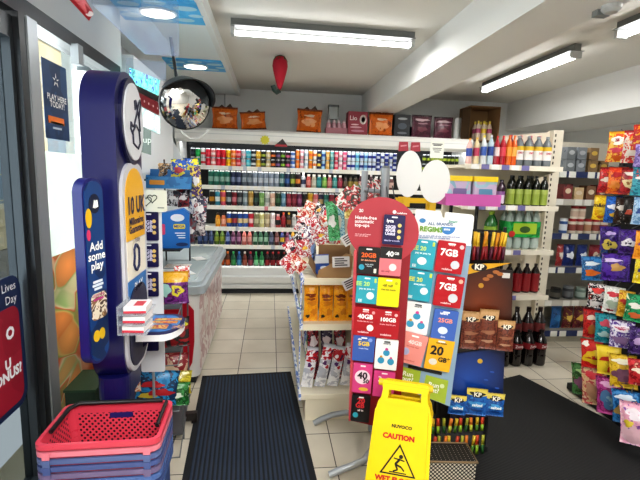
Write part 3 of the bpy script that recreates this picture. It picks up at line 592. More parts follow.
t = thing('entrance_mat', 'ribbed navy entrance mat in the aisle beside the freezer', 'mat', (-.164, 3.36, 0), (0, 0, R(3.6)))
MB().box(-.325, .325, -3.0, 0, 0, .008).build('ribbed_field', mat_ribbed('#0c1119', '#2a3a50', 12.5, 'X'), t)
bd = MB(); bd.box(-.36, -.325, -3.0, .03, 0, .006); bd.box(.325, .36, -3.0, .03, 0, .006); bd.box(-.36, .36, 0, .03, 0, .006); bd.build('rubber_border', mat('#16191f', .8), t)
t = thing('rubber_mat', 'wide black rubber mat on the right-hand floor', 'mat', (2.148, 3.244, 0), (0, 0, R(19)))
MB().box(-1.32, 0, -3.2, 0, 0, .008).build('mat_field', mat_ribbed('#0e0f10', '#1a1b1d', 30, 'DIAGONAL'), t)
MB().box(-1.35, .012, -3.2, .012, 0, .005).build('mat_border', mat('#17191b', .85), t)

# ------------------------------------------------------------------ GONDOLA (middle shelving), end towards the camera
GX0, GX1, GY = .225, .74, 2.68
cream = mat('#e4dcc6', .45); cream_d = mat('#d3cab2', .5)
g = thing('gondola_shelving', 'cream shelving unit in the middle aisle with snack-filled end', 'shelving', (0, 0, 0))
b = MB(); b.box(GX0+.03, GX1, GY+.01, 4.6, 0, .15); b.build('base', cream, g); MB().box(GX0, GX1, GY, 4.6, .15, .19).build('base_shelf', cream, g, .004)
MB().box(GX0+.28, GX1-.05, GY+.30, GY+.33, .19, 1.35).build('end_back_panel', cream_d, g)
MB().box(GX0+.36, GX0+.40, GY+.33, 4.6, .19, 1.35).build('spine_panel', cream_d, g)
for z in (.68, .985):
    MB().box(GX0, GX1, GY+.0, GY+.30, z-.025, z).build('shelf', cream, g)
    MB().box(GX0, GX1, GY-.016, GY, z-.034, z+.008).build('price_rail', mat('#efe6cc', .4), g)
    MB().box(GX0+.03, GX0+.36, GY+.34, 4.6, z-.025, z).build('shelf', cream, g)
strips = print_mat(['#e9ecf4', '#6f8fd0', '#f1f2f6', '#5a7cc4', '#c9d3ea'], 22, 1, .4, (1, .3, 1), .3)
for z0, z1 in ((.95, 1.0), (.645, .69), (.15, .20)): MB().box(GX0-.016, GX0, GY, 4.6, z0, z1).build('side_price_rail', strips, g)
MB().prism([(GY-.005, .2), (GY+.05, .2), (GY+.05, .99), (GY-.005, .99)], 'x', GX0-.02, GX0-.014).build('striped_corner_strip', strips, g)

OR_B = ['#f8a81c', '#fbb62a', '#f49c14', '#fcc048']
for i, px in enumerate((310.5, 325.5, 339.5, 353)):
    c = at_depth(px, 321, GY+.07); hgt = .268 if i else .275
    bag('crisp_packet', ('first', 'second', 'third', 'fourth')[i]+' upright orange packet from the aisle on the middle end shelf', 'packet', placed((c.x, GY+.07, .6805), R(rnd.uniform(-4, 4))), .098, hgt, .062, OR_B, badges=[(-.02, .67, .34, .045, '#8a3c14'), (0, .58, .28, .03, '#a8541c'), (-.22, .14, .13, .045, '#2b2118'), (.2, .26, .2, .09, '#dc8a20'), (.05, .48, .3, .06, '#e08c1c')], bands=[(.95, 1, '#d97a08')], group='orange packets on the middle end shelf')
for i, (px, w, tilt) in enumerate(((306, .082, 7), (319, .08, 10), (332, .08, 8), (345, .08, 6), (357, .08, 4))):
    c = at_depth(px, 392, GY+.08)
    bag('foil_snack_bag', ORD[i]+' silver-white foil bag from the aisle on the bottom end shelf', 'bag', placed((c.x, GY+.08+.004*i, .203), R(rnd.uniform(-8, 8)), R(6), R(tilt)), w, .31+.02*(i % 2), .055, ['#d9dadf', '#f0f0f2', '#c4c6cf', '#ffffff'], badges=[(-.1, .60, .16, .05, '#5a2a6a'), (.15, .52, .14, .04, '#b82030'), (.05, .3, .2, .03, '#b8bac4')], bands=[(.95, 1, '#c9ccd4'), (.66, .95, ['#3c1c48', '#b81c2c', '#e8e4e8', '#702040'])], scale=15, group='foil bags on the bottom end shelf')
for i, (px, pz, c1) in enumerate(((313, .44, '#b3202e'), (327, .46, '#3a2450'), (340, .45, '#c0242e'), (352, .44, '#402858'))):
    c = at_depth(px, 345, GY+.20)
    bag('dark_snack_packet', f'{"red" if i % 2 == 0 else "purple"} packet behind the foil bags, {"nearer" if i < 2 else "farther from"} the aisle', 'packet', placed((c.x+.01, GY+.19, .203), R(rnd.uniform(-15, 15)), R(-4), R(rnd.uniform(-8, 8))), .085, .38+.02*rnd.random(), .05, [c1, '#2a2030', c1, '#dcd6d8'], badges=[(0, .72, .3, .1, '#e8dede')], group='packets behind the foil bags')
# cardboard display tray on the top end shelf with tags
c = at_depth(331, 262, GY+.1)
t = thing('cardboard_display_tray', 'brown cardboard display tray on the top end shelf', 'tray', (c.x, GY+.02, .986), (0, 0, R(-8)))
MB().prism([(-.10, 0), (.12, 0), (.13, .15), (.085, .17), (.0, .10), (-.09, .05)], 'y', 0, .006).build('front_wall', mat('#a5835c', .8), t)
tb = MB(); tb.box(-.10, .12, .006, .25, 0, .006); tb.box(.115, .121, .006, .25, .006, .16); tb.box(-.1, .12, .25, .256, 0, .18); tb.add([(-.10, .006, .0), (-.10, .25, 0), (-.16, .22, .12), (-.16, .02, .09)], [(0, 1, 2, 3), (3, 2, 1, 0)]); tb.build('tray_shell', mat('#8f6f4c', .85), t)
o = MB().prism(rrect(-.045, .045, 0, .13, .004), 'y', 0, .03).build('blue_carton', mat('#2450a0', .4))
c = at_depth(322.5, 259, GY+.13); o.matrix_world = placed((c.x, GY+.10, .994), R(-8), 0, R(-4)); tag(o, 'blue and white carton standing in the cardboard display tray', 'box')
MB().box(-.044, .044, -.002, 0, .075, .128).build('pale_label', mat('#cfd6dc', .4), o); MB().prism(ell(.01, .045, .025, .012, 16), 'y', -.003, 0).build('printed_badge', mat('#e8eef6', .4), o)
# price tags
for i, (px, py, rz, lab) in enumerate(((341, 262, -4, 'white printed price tag on the front of the cardboard tray'), (350, 238, -35, 'white price tag leaning at the upper right of the cardboard tray'), (351, 283, -28, 'white price tag dangling beside the red SIM board'))):
    c = at_depth(px, py, GY-.03)
    o = MB().prism(rrect(-.055, .055, -.035, .035, .004), 'y', 0, .002).build('hanging_price_tag', mat('#f0eeea', .6)); o.matrix_world = placed(c, R(-8), 0, R(rz)); tag(o, lab, 'price tag', 'white price tags at the gondola end')
    q = MB()
    for k in range(4): q.box(-.04, .04-.02*(k % 2), -.0015, -.0005, -.024+.014*k, -.017+.014*k)
    q.build('printed_lines', mat('#4a4648', .6), o)
# heap of small snack packets on the top end shelf, running back along the unit
HC = [(['#f0ecec', '#c02434', '#ffffff', '#e0a0a4'], 'white and pale red'), (['#e4dede', '#2c2428', '#f8f4f4', '#b8202c'], 'white and black'), (['#d8d3d2', '#b82030', '#f2efee', '#c8303c'], 'white and red'), (['#f0eeee', '#d8283c', '#ffffff', '#3c2c3c'], 'white, red and black'), (['#c82434', '#f0e8e8', '#a81c2c', '#e85060'], 'red'), (['#d8a048', '#c03028', '#f0e0d0', '#ffffff'], 'tan and red'), (['#e0dada', '#5a2c5c', '#ffffff', '#b02c4c'], 'white and purple')]
n = 0
for r_, (yy, zz, pxs) in enumerate(((GY+.14, 1.01, (296, 305)), (GY+.22, 1.09, (297, 306)), (GY+.32, 1.17, (297, 306, 315, 324, 333, 342)), (GY+.44, 1.23, (299, 308, 317, 326, 335, 344)), (GY+.58, 1.28, (302, 311, 320, 329, 338)), (GY+.74, 1.31, (305, 314, 323, 332)))):
    for px in pxs:
        cols, cn = HC[(n*5+r_) % len(HC)]; c = at_depth(px, 240, yy)
        bag('small_snack_packet', f'{cn} packet heaped on the end shelf, {ORD[r_]} row, {ORD[pxs.index(px)]} from aisle', 'packet', placed((c.x-.0, yy, zz+rnd.uniform(-.01, .01)), R(rnd.uniform(-35, 35)), R(rnd.uniform(-35, -5)), R(rnd.uniform(-50, 50))), .098, .125, .032, cols, badges=[(0, .5, .2, .1, ['#c01c30', '#ffffff', '#2c2030', '#f0c040'][n % 4])], group='heap of small packets on the top end shelf', scale=42)
        n += 1
# green, blue and yellow bags standing at the head of the heap
for i, (px, cols, cn, pt, tl) in enumerate(((333, ['#3c9a58', '#6cc488', '#2c7c44', '#c8e8d0'], 'green', 203, -8), (339, ['#8cc8dc', '#c8e8ee', '#4c9cc0', '#ffffff'], 'light blue', 205, -4), (347, ['#e0bc54', '#f0d88c', '#c89434', '#a84c2c'], 'yellow', 212, 4))):
    c = at_depth(px, 235, GY+.34); top = at_depth(px, pt, GY+.34)
    bag('snack_bag', f'{cn} bag standing at the top of the snack heap beside the red SIM board', 'bag', placed((c.x, GY+.24+.065*i, 1.20), R(-20), 0, R(tl)), .085, top.z-1.20+.02, .06, cols, badges=[(0, .5, .3, .15, '#f4f4ee')], group='bags at the top of the snack heap')
# packs on the aisle side of the unit
SD = [('dark', ['#2a2226', '#4a2c2c', '#1c1c20', '#c84c34']), ('red and white', ['#c02c38', '#ece6e6', '#d85c64', '#2c2c34']), ('yellow', ['#e0a828', '#c03c28', '#f0d060', '#3c2c20']), ('purple', ['#4c2c64', '#8c5ca0', '#2c1c3c', '#e0d0e8']), ('blue', ['#3054a0', '#8ca8d8', '#20386c', '#f0f0f0']), ('green', ['#3c7c44', '#8cc080', '#24502c', '#f0e8c8'])]
k = 0
for zi, z in enumerate((.191, .681, .986)):
    for j in range(8):
        cn, cols = SD[(k*5+zi) % 6]; yy = GY+.36+j*.15
        bag('aisle_snack_packet', f'{cn} packet on the {("bottom", "middle", "top")[zi]} aisle-side shelf, {ORD[j]} from the end', 'packet', placed((GX0+.085, yy, z), R(-90+rnd.uniform(-12, 12)), R(-3)), .13, .24 if zi < 2 else .20, .05, cols, badges=[(0, .55, .3, .16, '#efe8e0')], group='packets along the aisle side of the gondola', scale=18)
        k += 1
# ------------------------------------------------------------------ SIM CARD DISPLAYS on a tube stand
def on_plane(px, py, P0, rz):
    n = Vector((math.sin(rz), -math.cos(rz), 0)); v = _ray(px, py); return CP + v*((P0-CP).dot(n)/v.dot(n))
def loc_plane(px, py, P0, rz):
    q = Matrix.Rotation(-rz, 3, 'Z') @ (on_plane(px, py, P0, rz)-P0); return (q.x, q.z)
grey_tube = mat('#9a9ea2', .35, .3)
st = thing('display_stand', 'grey tube stand on curved feet that carries the SIM boards', 'display stand', (.80, 2.52, 0))
pc = at_depth(384, 200, 2.52)
MB().tube([(pc.x-.80, 0, .02), (pc.x-.80, 0, 1.70)], .026, 14).build('post', grey_tube, st)
MB().cone((pc.x-.80, 0, 1.70), (pc.x-.80, 0, 1.715), .028, .02, 14).build('post_cap', mat('#6c7074', .4), st)
MB().tube([(pc.x-.93, .0, 1.57), (pc.x-.80, 0, 1.56)], .013, 8).build('cross_bar', grey_tube, st)
MB().tube([(pc.x-.92, .02, 1.50), (pc.x-.92, .02, 1.68)], .02, 10).build('side_post', grey_tube, st)
px_ = pc.x-.80
for path in (((.31, 2.62, .019), (.36, 2.622, .045), (.43, 2.62, .075), (.52, 2.60, .10), (pc.x, 2.52, .12)), ((.345, 2.12, .019), (.40, 2.125, .04), (.46, 2.125, .06), (.54, 2.14, .08), (.63, 2.25, .10), (pc.x, 2.52, .12)), ((.96, 2.24, .019), (.90, 2.28, .06), (.82, 2.36, .10), (pc.x, 2.52, .12))):
    MB().tube([(a_-.80, b_-2.52, c_) for a_, b_, c_ in path], .019, 10).build('foot_tube', grey_tube, st)
wr = MB()
for i in range(5):
    x_ = pc.x-.80-.10+i*.035; wr.tube([(x_, -.02, 1.60), (x_+(x_-pc.x+.80)*.5, -.12, 1.42)], .0035, 5)
wr.build('wire_rack', mat('#4a4d50', .4, .6), st)
# greeting cards fanned in the wire rack
for i in range(5):
    c = at_depth(346+7*i, 199-2.2*i, 2.60+.022*i)
    o = MB().prism(rrect(-.05, .05, -.075, .075, .004), 'y', 0, .003).build('greeting_card', print_mat(['#e8ded8', '#4a4a44', '#c84c50', '#f4efec', '#7a9a80'], 20, i, .4)); o.matrix_world = placed(c, R(-20), R(-35), R(38))
    tag(o, f'greeting card tilted in the wire rack above the red SIM board, {ORD[i]} from the left', 'card', 'greeting cards in the wire rack')

RZ = R(-14)
def board(name, label, P0, rz, polys):
    t = thing(name, label, 'display board', P0, (0, 0, rz))
    for pts, hx, y0, y1, nm in polys:
        MB().prism([loc_plane(*p, P0, rz) for p in pts], 'y', y0, y1).build(nm, mat(hx, .45), t)
    return t
PR = at_depth(380, 330, 2.06)
n_ = 26
ov = [(383+36*math.cos(2*math.pi*i/n_), 230+33*math.sin(2*math.pi*i/n_)+2.4*math.cos(2*math.pi*i/n_)) for i in range(n_)]
red = board('sim_card_board', 'red SIM card board with an oval header about automatic top-ups', PR, RZ, [
    ([(356, 246), (411, 250), (399, 432), (350, 421)], '#8e1626', .004, .012, 'board_panel'), (ov, '#b23a46', -.001, .0035, 'oval_header'),
    ([(354, 250), (357, 250), (351.5, 421), (348.5, 421)], '#d0525a', .0, .0039, 'side_stripe')])
def on_board(t, P0, rz, s, px, py, size, hx, al='LEFT', rot=0, y=-.006, bold=None):
    x, z = loc_plane(px, py, P0, rz); return text(s, t, (x, y, z), size, hx, (R(90), R(rot), 0), al, size*.02 if bold is None else bold)
on_board(red, PR, RZ, '20', 359, 210.5, .022, '#ffffff')
on_board(red, PR, RZ, 'Hassle-free\nautomatic\ntop-ups', 355, 221, .0235, '#ffffff', bold=.0004)
on_board(red, PR, RZ, 'set it up and never\nrun out of data', 355, 234.5, .0105, '#f0c4c8')
on_board(red, PR, RZ, 'vodafone', 396.5, 213, .0135, '#ffffff')
x, z = loc_plane(394.5, 212, PR, RZ)
MB().prism(ell(x, z, .009, .009, 18), 'y', -.004, -.0015).build('header_emblem', mat('#ffffff', .4), red)

P2 = at_depth(436, 310, 2.06)
wht = board('sim_card_board', 'blue-grey SIM card board with a white header and green Run out panels', P2, RZ, [
    ([(411, 238), (472, 244), (450, 407), (396, 386)], '#8ea9c0', .004, .012, 'board_panel'),
    ([(416, 209), (441, 211.6), (442.6, 217.5), (444.5, 218), (445.6, 212), (472, 214.6), (474.2, 217), (470.8, 246), (411.4, 240)], '#f3f4f6', -.001, .0035, 'white_header'),
    ([(400, 366), (421, 371.5), (418, 390), (397, 384)], '#a3b83a', .0, .0038, 'green_panel'), ([(426, 375), (448.5, 381), (445, 404), (422, 396)], '#a3b83a', .0, .0038, 'green_panel'),
    ([(408.5, 365), (442, 372.5), (441.5, 375), (408, 367.6)], '#16181c', -.004, .0038, 'black_clip')])
on_board(wht, P2, RZ, 'ALL BRANDS', 428, 223.5, .021, '#5a78a0')
on_board(wht, P2, RZ, 'REGIMS', 419.5, 228.5, .034, '#7fae48', rot=2, bold=.0015)
x, z = loc_plane(422.5, 220.5, P2, RZ); MB().prism(ell(x, z, .016, .012, 18), 'y', -.004, -.0015).build('header_emblem', mat('#3c88c0', .4), wht)
x, z = loc_plane(448, 227, P2, RZ); MB().prism([(x-.036, z)]+[(x-.036*math.cos(math.pi*i/14), z-.038*math.sin(math.pi*i/14)) for i in range(1, 14)]+[(x+.036, z)], 'y', -.004, -.0015).build('header_badge', mat('#3f84c8', .4), wht)
on_board(wht, P2, RZ, 'sims', 443.5, 229, .018, '#ffffff', y=-.007); on_board(wht, P2, RZ, 'Smart', 448.5, 221.5, .018, '#3fa088')
on_board(wht, P2, RZ, 'Top up here with all the networks and keep\nthe number that you already have', 418, 236, .0115, '#5a7ab0')
on_board(wht, P2, RZ, 'Run\nout?', 402, 375, .036, '#f4f6e0', rot=8, bold=.001); on_board(wht, P2, RZ, 'Run\nout?', 427.6, 386, .036, '#f4f6e0', rot=8, bold=.001)
x, z = loc_plane(442, 386, P2, RZ); MB().prism(ell(x, z, .012, .012, 16), 'y', -.004, -.001).build('green_badge', mat('#d4e0a8', .5), wht)

def sim(P0, px0, py0, px1, py1, ry, hx, label, words=(), shapes=(), rz=RZ, off=-.02, hx2=None, rough=.3):
    """words: (string, x, z, size, colour) with x,z as fractions from the card centre"""
    Pm = P0 + Vector((math.sin(rz), -math.cos(rz), 0))*(-off); c = on_plane((px0+px1)/2, (py0+py1)/2, Pm, rz)
    dep = (c-CP).dot(_d)/FOC; w = (px1-px0)*dep*1.03; h = (py1-py0)*dep*1.0
    t = thing('sim_card_pack', label, 'SIM card pack', c, (0, R(ry), rz), 'hanging SIM card packs')
    b = MB().prism(rrect(-w/2, w/2, -h/2, h/2, .006), 'y', 0, .012); b.build('card', mat(hx, rough), t)
    MB().prism(rrect(-w*.14, w*.14, h*.40, h*.45, .004), 'y', -.0012, .0).build('hang_slot', mat('#f4f4f4' if hx not in ('#f2f1f0',) else '#55585c', .5), t)
    for kind, cx, cz, rx, rz_, c_ in shapes:
        p = ell(cx*w, cz*h, rx*w, rz_*h if rz_ else rx*w, 22) if kind == 'e' else rrect((cx-rx)*w, (cx+rx)*w, (cz-rz_)*h, (cz+rz_)*h, .003)
        MB().prism(p, 'y', -.0016, -.0002).build('printed_badge', mat(c_, .4), t)
    for s, cx, cz, sz, c_ in words: text(s, t, (cx*w, -.0035, cz*h), sz, c_, bold=sz*.035)
    return t
A = 1.5
sim(PR, 383.5, 215, 404, 245, A, '#231f52', 'navy SIM pack with yellow dots on the oval red header', [('lyca', -.2, .3, .022, '#ffffff'), ('20GB\n40GB\nUnltd', -.16, -.02, .021, '#e8e4f8'), ('data for a month', -.05, -.36, .011, '#c8c4e8')], [('e', .26, .16, .09, 0, '#e0c878'), ('e', .26, -.04, .09, 0, '#e0c878'), ('e', .26, -.24, .09, 0, '#e0c878')], off=-.03)
sim(PR, 358, 247, 379, 274.5, A, '#1c1a1c', 'black SIM pack with orange 20GB at the top of the red board', [('20GB', 0, .2, .032, '#e86a2a'), ('big data bundle', 0, .02, .012, '#e8a888'), ('now with\nmore', .05, -.16, .011, '#b8c8d0')], [('e', -.3, -.25, .13, 0, '#2f9cb8'), ('r', .33, -.36, .06, .08, '#f0e8d8')])
sim(PR, 380, 247, 401, 276, A, '#e07c84', 'pink SIM pack with black top reading 40', [('40', -.05, .26, .036, '#ffffff'), ('GB', .25, .29, .018, '#ffffff'), ('sim only', -.2, -.35, .012, '#a03a48')], [('r', 0, .30, .5, .2, '#1e1a1e'), ('e', .12, -.2, .17, 0, '#f4dede')])
sim(PR, 356.5, 276, 377, 304, A, '#2fa3b5', 'teal SIM pack beside the yellow one on the red board', [('EE 20', -.2, .22, .03, '#b8e078'), ('pay as you go', 0, .05, .014, '#e0f4f4'), ('EE', -.28, -.4, .02, '#e0f4f4')], [('e', .18, -.2, .18, 0, '#e4f0ee'), ('r', .38, .36, .05, .08, '#c8d858')])
sim(PR, 377.5, 278, 399, 307, A, '#e9dc14', 'plain yellow SIM pack on the red board', [('giff gaff', -.05, .24, .018, '#8a8418'), ('free sim inside', 0, .1, .012, '#8a8418')], [('e', .33, .34, .07, 0, '#b8b41c')])
sim(PR, 354, 307, 376, 336.5, A, '#b00c20', 'red SIM pack reading 40GB on the red board', [('40GB', 0, .18, .033, '#ffffff'), ('extra', 0, .37, .014, '#ffd8d8'), ('double data for you', 0, .02, .010, '#f0b0b8'), ('vodafone', -.05, -.36, .015, '#f4d0d4')], [('e', .24, -.2, .15, 0, '#f4e8e8'), ('e', .34, .34, .07, 0, '#e8a0a8')])
sim(PR, 376.5, 309.5, 398.5, 339.5, A, '#b00c22', 'red SIM pack reading 100GB on the red board', [('100GB', 0, .16, .029, '#ffffff'), ('extra', 0, .36, .014, '#ffd8d8'), ('double data for you', 0, .0, .010, '#f0b0b8'), ('vodafone', -.05, -.36, .015, '#f4d0d4')], [('e', .34, .34, .07, 0, '#f0c0c4')])
sim(PR, 353, 335.5, 374, 362, A, '#3f62b0', 'blue SIM pack reading 5GB on the red board', [('5GB', 0, .2, .032, '#f0d048'), ('sim', -.2, .38, .014, '#ffffff'), ('roam free', 0, .02, .012, '#c8d4f0')], [('e', .28, .36, .1, .07, '#8aa4e0')])
sim(PR, 375.5, 339, 397, 370.5, A, '#f2f1f0', 'white SIM pack with three bottles on the red board', [('smarty', 0, .38, .014, '#555a60')], [('e', .0, .06, .15, .1, '#3a9cc4'), ('e', 0, .18, .07, .05, '#c83c8c'), ('e', -.22, -.2, .15, .11, '#3a9cc4'), ('e', -.22, -.08, .06, .04, '#e0a040'), ('e', .22, -.22, .15, .11, '#3a9cc4'), ('e', .22, -.1, .06, .04, '#d8508c')])
sim(PR, 353, 363, 371.5, 394, A, '#d84a8a', 'hot pink SIM pack reading 40 low on the red board', [('40', 0, .1, .05, '#2c1c28'), ('50', .2, -.08, .03, '#2c1c28')], [('e', 0, .05, .4, .24, '#f4dce6'), ('e', .1, -.36, .25, .06, '#e8c040')])
sim(PR, 373.5, 371, 394, 398, A, '#d84a8c', 'pink SIM pack partly hidden behind the wet floor sign', [('3', -.2, .2, .04, '#f8dce8')], [])
sim(PR, 351.5, 394.5, 369.5, 423, A, '#1d1a1e', 'black SIM pack with red lettering at the foot of the red board', [('20', 0, .3, .04, '#d83038'), ('GB', -.05, .12, .036, '#d83038'), ('all in', 0, -.05, .016, '#e8e0e0')], [('e', -.25, -.25, .15, 0, '#38a4b8')])
B_ = 4.5
sim(P2, 411.5, 239.5, 434, 269.5, B_, '#2fa6ba', 'teal SIM pack at the upper left of the blue-grey board', [('EE 20', -.18, .2, .03, '#c8e880'), ('pay as you go', 0, .05, .014, '#e0f4f4'), ('EE', -.3, -.4, .02, '#e0f4f4')], [('e', .0, -.22, .2, .13, '#e4f0ee'), ('r', .40, .38, .05, .07, '#c8d858')])
sim(P2, 407.5, 270.5, 431, 301, B_, '#27a0b6', 'teal SIM pack second from the top on the blue-grey board', [('EE 20', -.18, .2, .03, '#d8e060'), ('everything', 0, .05, .014, '#e0f4f4'), ('EE', -.3, -.4, .02, '#e0f4f4')], [('e', .22, -.16, .16, .12, '#e4f0ee'), ('r', .40, .38, .05, .07, '#c8d858')])
sim(P2, 437, 241.5, 463, 273.5, B_, '#b60a20', 'upper red SIM pack reading 7GB under the white header', [('7GB', -.06, .14, .048, '#ffffff'), ('extra', 0, .40, .013, '#ffd8d8'), ('vodafone', -.05, -.38, .014, '#f4d0d4')], [('e', .22, -.22, .16, 0, '#cfd4dc'), ('e', .37, .36, .08, 0, '#f0c8cc')])
sim(P2, 435.5, 275.5, 462, 307.5, B_, '#b60a20', 'lower red SIM pack reading 7GB above the blue 25GB pack', [('7GB', -.06, .14, .048, '#ffffff'), ('extra', 0, .40, .013, '#ffd8d8'), ('vodafone', -.05, -.38, .014, '#f4d0d4')], [('e', .18, -.2, .17, 0, '#cfd4dc'), ('e', .37, .36, .08, 0, '#f0b8a0')])
sim(P2, 404.5, 302, 428.5, 334.5, B_, '#f2f1f0', 'white SIM pack with three bottles on the blue-grey board', [('smarty', 0, .38, .014, '#555a60')], [('e', .0, .06, .15, .1, '#3a9cc4'), ('e', 0, .18, .07, .05, '#c83c8c'), ('e', -.22, -.2, .15, .11, '#3a9cc4'), ('e', -.22, -.08, .06, .04, '#e0a040'), ('e', .22, -.22, .15, .11, '#3a9cc4'), ('e', .22, -.1, .06, .04, '#d8508c')])
sim(P2, 433, 309.5, 456, 341, B_, '#3f66b8', 'blue SIM pack reading 25GB on the blue-grey board', [('25GB', 0, .15, .031, '#f09a88'), ('lebara', -.1, .38, .016, '#ffffff'), ('data', 0, -.38, .014, '#c8d4f0')], [('e', -.04, -.18, .2, .12, '#dce8f4')])
sim(P2, 399.5, 333, 424.5, 365, 11, '#e4928a', 'salmon SIM pack hanging askew on the blue-grey board', [('40GB', .05, .22, .03, '#fbe0dc'), ('sim only deal', 0, .08, .012, '#c86a64'), ('no contract', 0, -.38, .012, '#c86a64')], [('e', -.22, -.12, .15, 0, '#a8aed0')], off=-.04)
sim(P2, 427, 338.5, 451.5, 371.5, 6, '#f0b41e', 'amber SIM pack reading 20 low on the blue-grey board', [('20', -.12, .12, .066, '#1c1a1c'), ('GB*', .2, -.14, .034, '#1c1a1c'), ('lyca mobile', 0, .38, .012, '#4a3a18')], [('e', -.2, -.24, .16, .1, '#d8d4cc')])

# ------------------------------------------------------------------ WET FLOOR SIGN
PS = at_depth(394, 440, 1.84); PS.z = 0
RZS = R(-17)
sg = thing('wet_floor_sign', 'yellow folding caution wet floor sign in front of the SIM boards', 'floor sign', PS+Vector((.012, 0, .004)), (0, R(2.2), RZS))
yel = mat('#f2d20e', .35); yel_d = mat('#d8b808', .4)
def sign_panel(lean, nm):
    t_ = MB()
    out = [(-.175, 0), (-.115, 0), (-.10, .05), (.10, .05), (.115, 0), (.175, 0), (.148, .55), (.135, .60), (.125, .615), (-.125, .615), (-.135, .60), (-.148, .55)]
    # frame strips so the face is sunk a little
    t_.prism(out, 'y', -.006, .006)
    for sx in (-1, 1):
        t_.prism([(sx*.175, 0), (sx*.155, 0), (sx*.13, .59), (sx*.148, .56)][::sx], 'y', -.013, .0)
    # handle
    t_.prism([(-.125, .60), (-.085, .60), (-.085, .665), (-.115, .665)], 'y', -.010, .010); t_.prism([(.085, .60), (.125, .60), (.115, .665), (.085, .665)], 'y', -.010, .010)
    t_.prism(rrect(-.12, .12, .66, .70, .012), 'y', -.012, .012)
    t_.prism(rrect(-.085, .085, .596, .622, .006), 'y', -.012, .0)
    t_.v = [(x*.88, y, z) for x, y, z in t_.v]; t_.v = [(x, y, z*1.02) for x, y, z in t_.v]; o = t_.build(nm, yel if lean < 0 else yel_d, sg, .003); o.rotation_euler.x = R(lean); o.location = (0, -.155 if lean < 0 else .155, 0)
    return o
fp = sign_panel(-12.5, 'front_panel'); bk = sign_panel(12.5, 'back_panel'); bk.location.x = .012
MB().tube([(-.125, 0, .682), (.125, 0, .682)], .016, 12).build('hinge_tube', yel_d, sg)
text('NUVOCO', fp, (.0, -.009, .510), .021, '#1a1a1a', bold=.0008)
text('CAUTION', fp, (-.010, -.009, .462), .032, '#c8281c', bold=.0018)
text('WET FLOOR', fp, (-.010, -.009, .268), .032, '#c8281c', bold=.0018)
tri = lambda s, z: [(-s*.5, z-s*.29), (s*.5, z-s*.29), (0, z+s*.58)]
MB().prism(tri(.165, .338), 'y', -.0072, -.006).build('warning_triangle', mat('#1c1a10', .5), fp)
MB().prism(tri(.14, .338), 'y', -.0080, -.0072).build('triangle_field', mat('#f2d20e', .5), fp)
fg = MB(); fg.prism(ell(.012, .285, .012, .012, 14), 'y', -.0095, -.008)
for p0, p1, r in (((.008, .272), (-.018, .238), .011), ((-.018, .238), (.018, .225), .009), ((.018, .225), (.036, .205), .007), ((-.018, .238), (-.002, .208), .008), ((-.002, .208), (-.028, .196), .007), ((.006, .268), (.034, .262), .006), ((.0, .268), (-.03, .272), .006)):
    dx, dz = p1[0]-p0[0], p1[1]-p0[1]; L = math.hypot(dx, dz); nx, nz = -dz/L*r*.6, dx/L*r*.6
    fg.prism([(p0[0]+nx, p0[1]+nz), (p1[0]+nx, p1[1]+nz), (p1[0]-nx, p1[1]-nz), (p0[0]-nx, p0[1]-nz)], 'y', -.0095, -.008)
fg.prism([(-.05, .188), (.05, .188), (.05, .194), (-.05, .194)], 'y', -.0095, -.008)
fg.v = [(x*.78, y, .338+(z-.235)*.78) for x, y, z in fg.v]
fg.build('slipping_figure_print', mat('#1c1a10', .5), fp)

# ------------------------------------------------------------------ YELLOW STAND with two blank oval cards
ys = thing('yellow_display_stand', 'yellow slatted display stand behind the SIM boards', 'display stand', (1.02, 2.62, .009))
ym_ = mat('#e3b71a', .4)
yb = MB()
for px in (402, 430):
    x_ = at_depth(px, 215, 2.62).x-1.02; yb.box(x_-.022, x_+.022, 0, .03, 0, 1.52)
yb.build('uprights', ym_, ys)
x0 = at_depth(394, 200, 2.62).x-1.02; x1 = at_depth(434, 200, 2.62).x-1.02
for z in (1.50, 1.30, 1.0, .6, .2): MB().box(x0, x1, -.012, 0, z-.016, z+.016).build('cross_slat', ym_, ys)
MB().box(x0, x1, .03, .05, .05, 1.35).build('back_sheet', mat('#c9cdd2', .5), ys)
MB().box(x0-.02, x1+.02, -.05, .15, 0, .04).build('foot', ym_, ys)
for px, py, rx, rz_, lab in ((409, 174, 12.5, 23, 'taller blank white oval card on the yellow stand, left of the pair'), (435, 181.5, 15, 21.5, 'wider blank white oval card on the yellow stand, right of the pair')):
    c = at_depth(px, py, 2.60); k_ = 2.60*1.02/FOC
    o = MB().prism(ell(0, 0, rx*k_, rz_*k_, 36), 'y', -.003, .003).build('oval_card', mat('#f6f6f4', .5)); o.matrix_world = placed(c, R(-8), 0, R(1))
    tag(o, lab, 'card', 'blank white oval cards')
    MB().box(-.02, .02, .004, .012, -rz_*k_-.06, 0).build('card_stem', ym_, o)

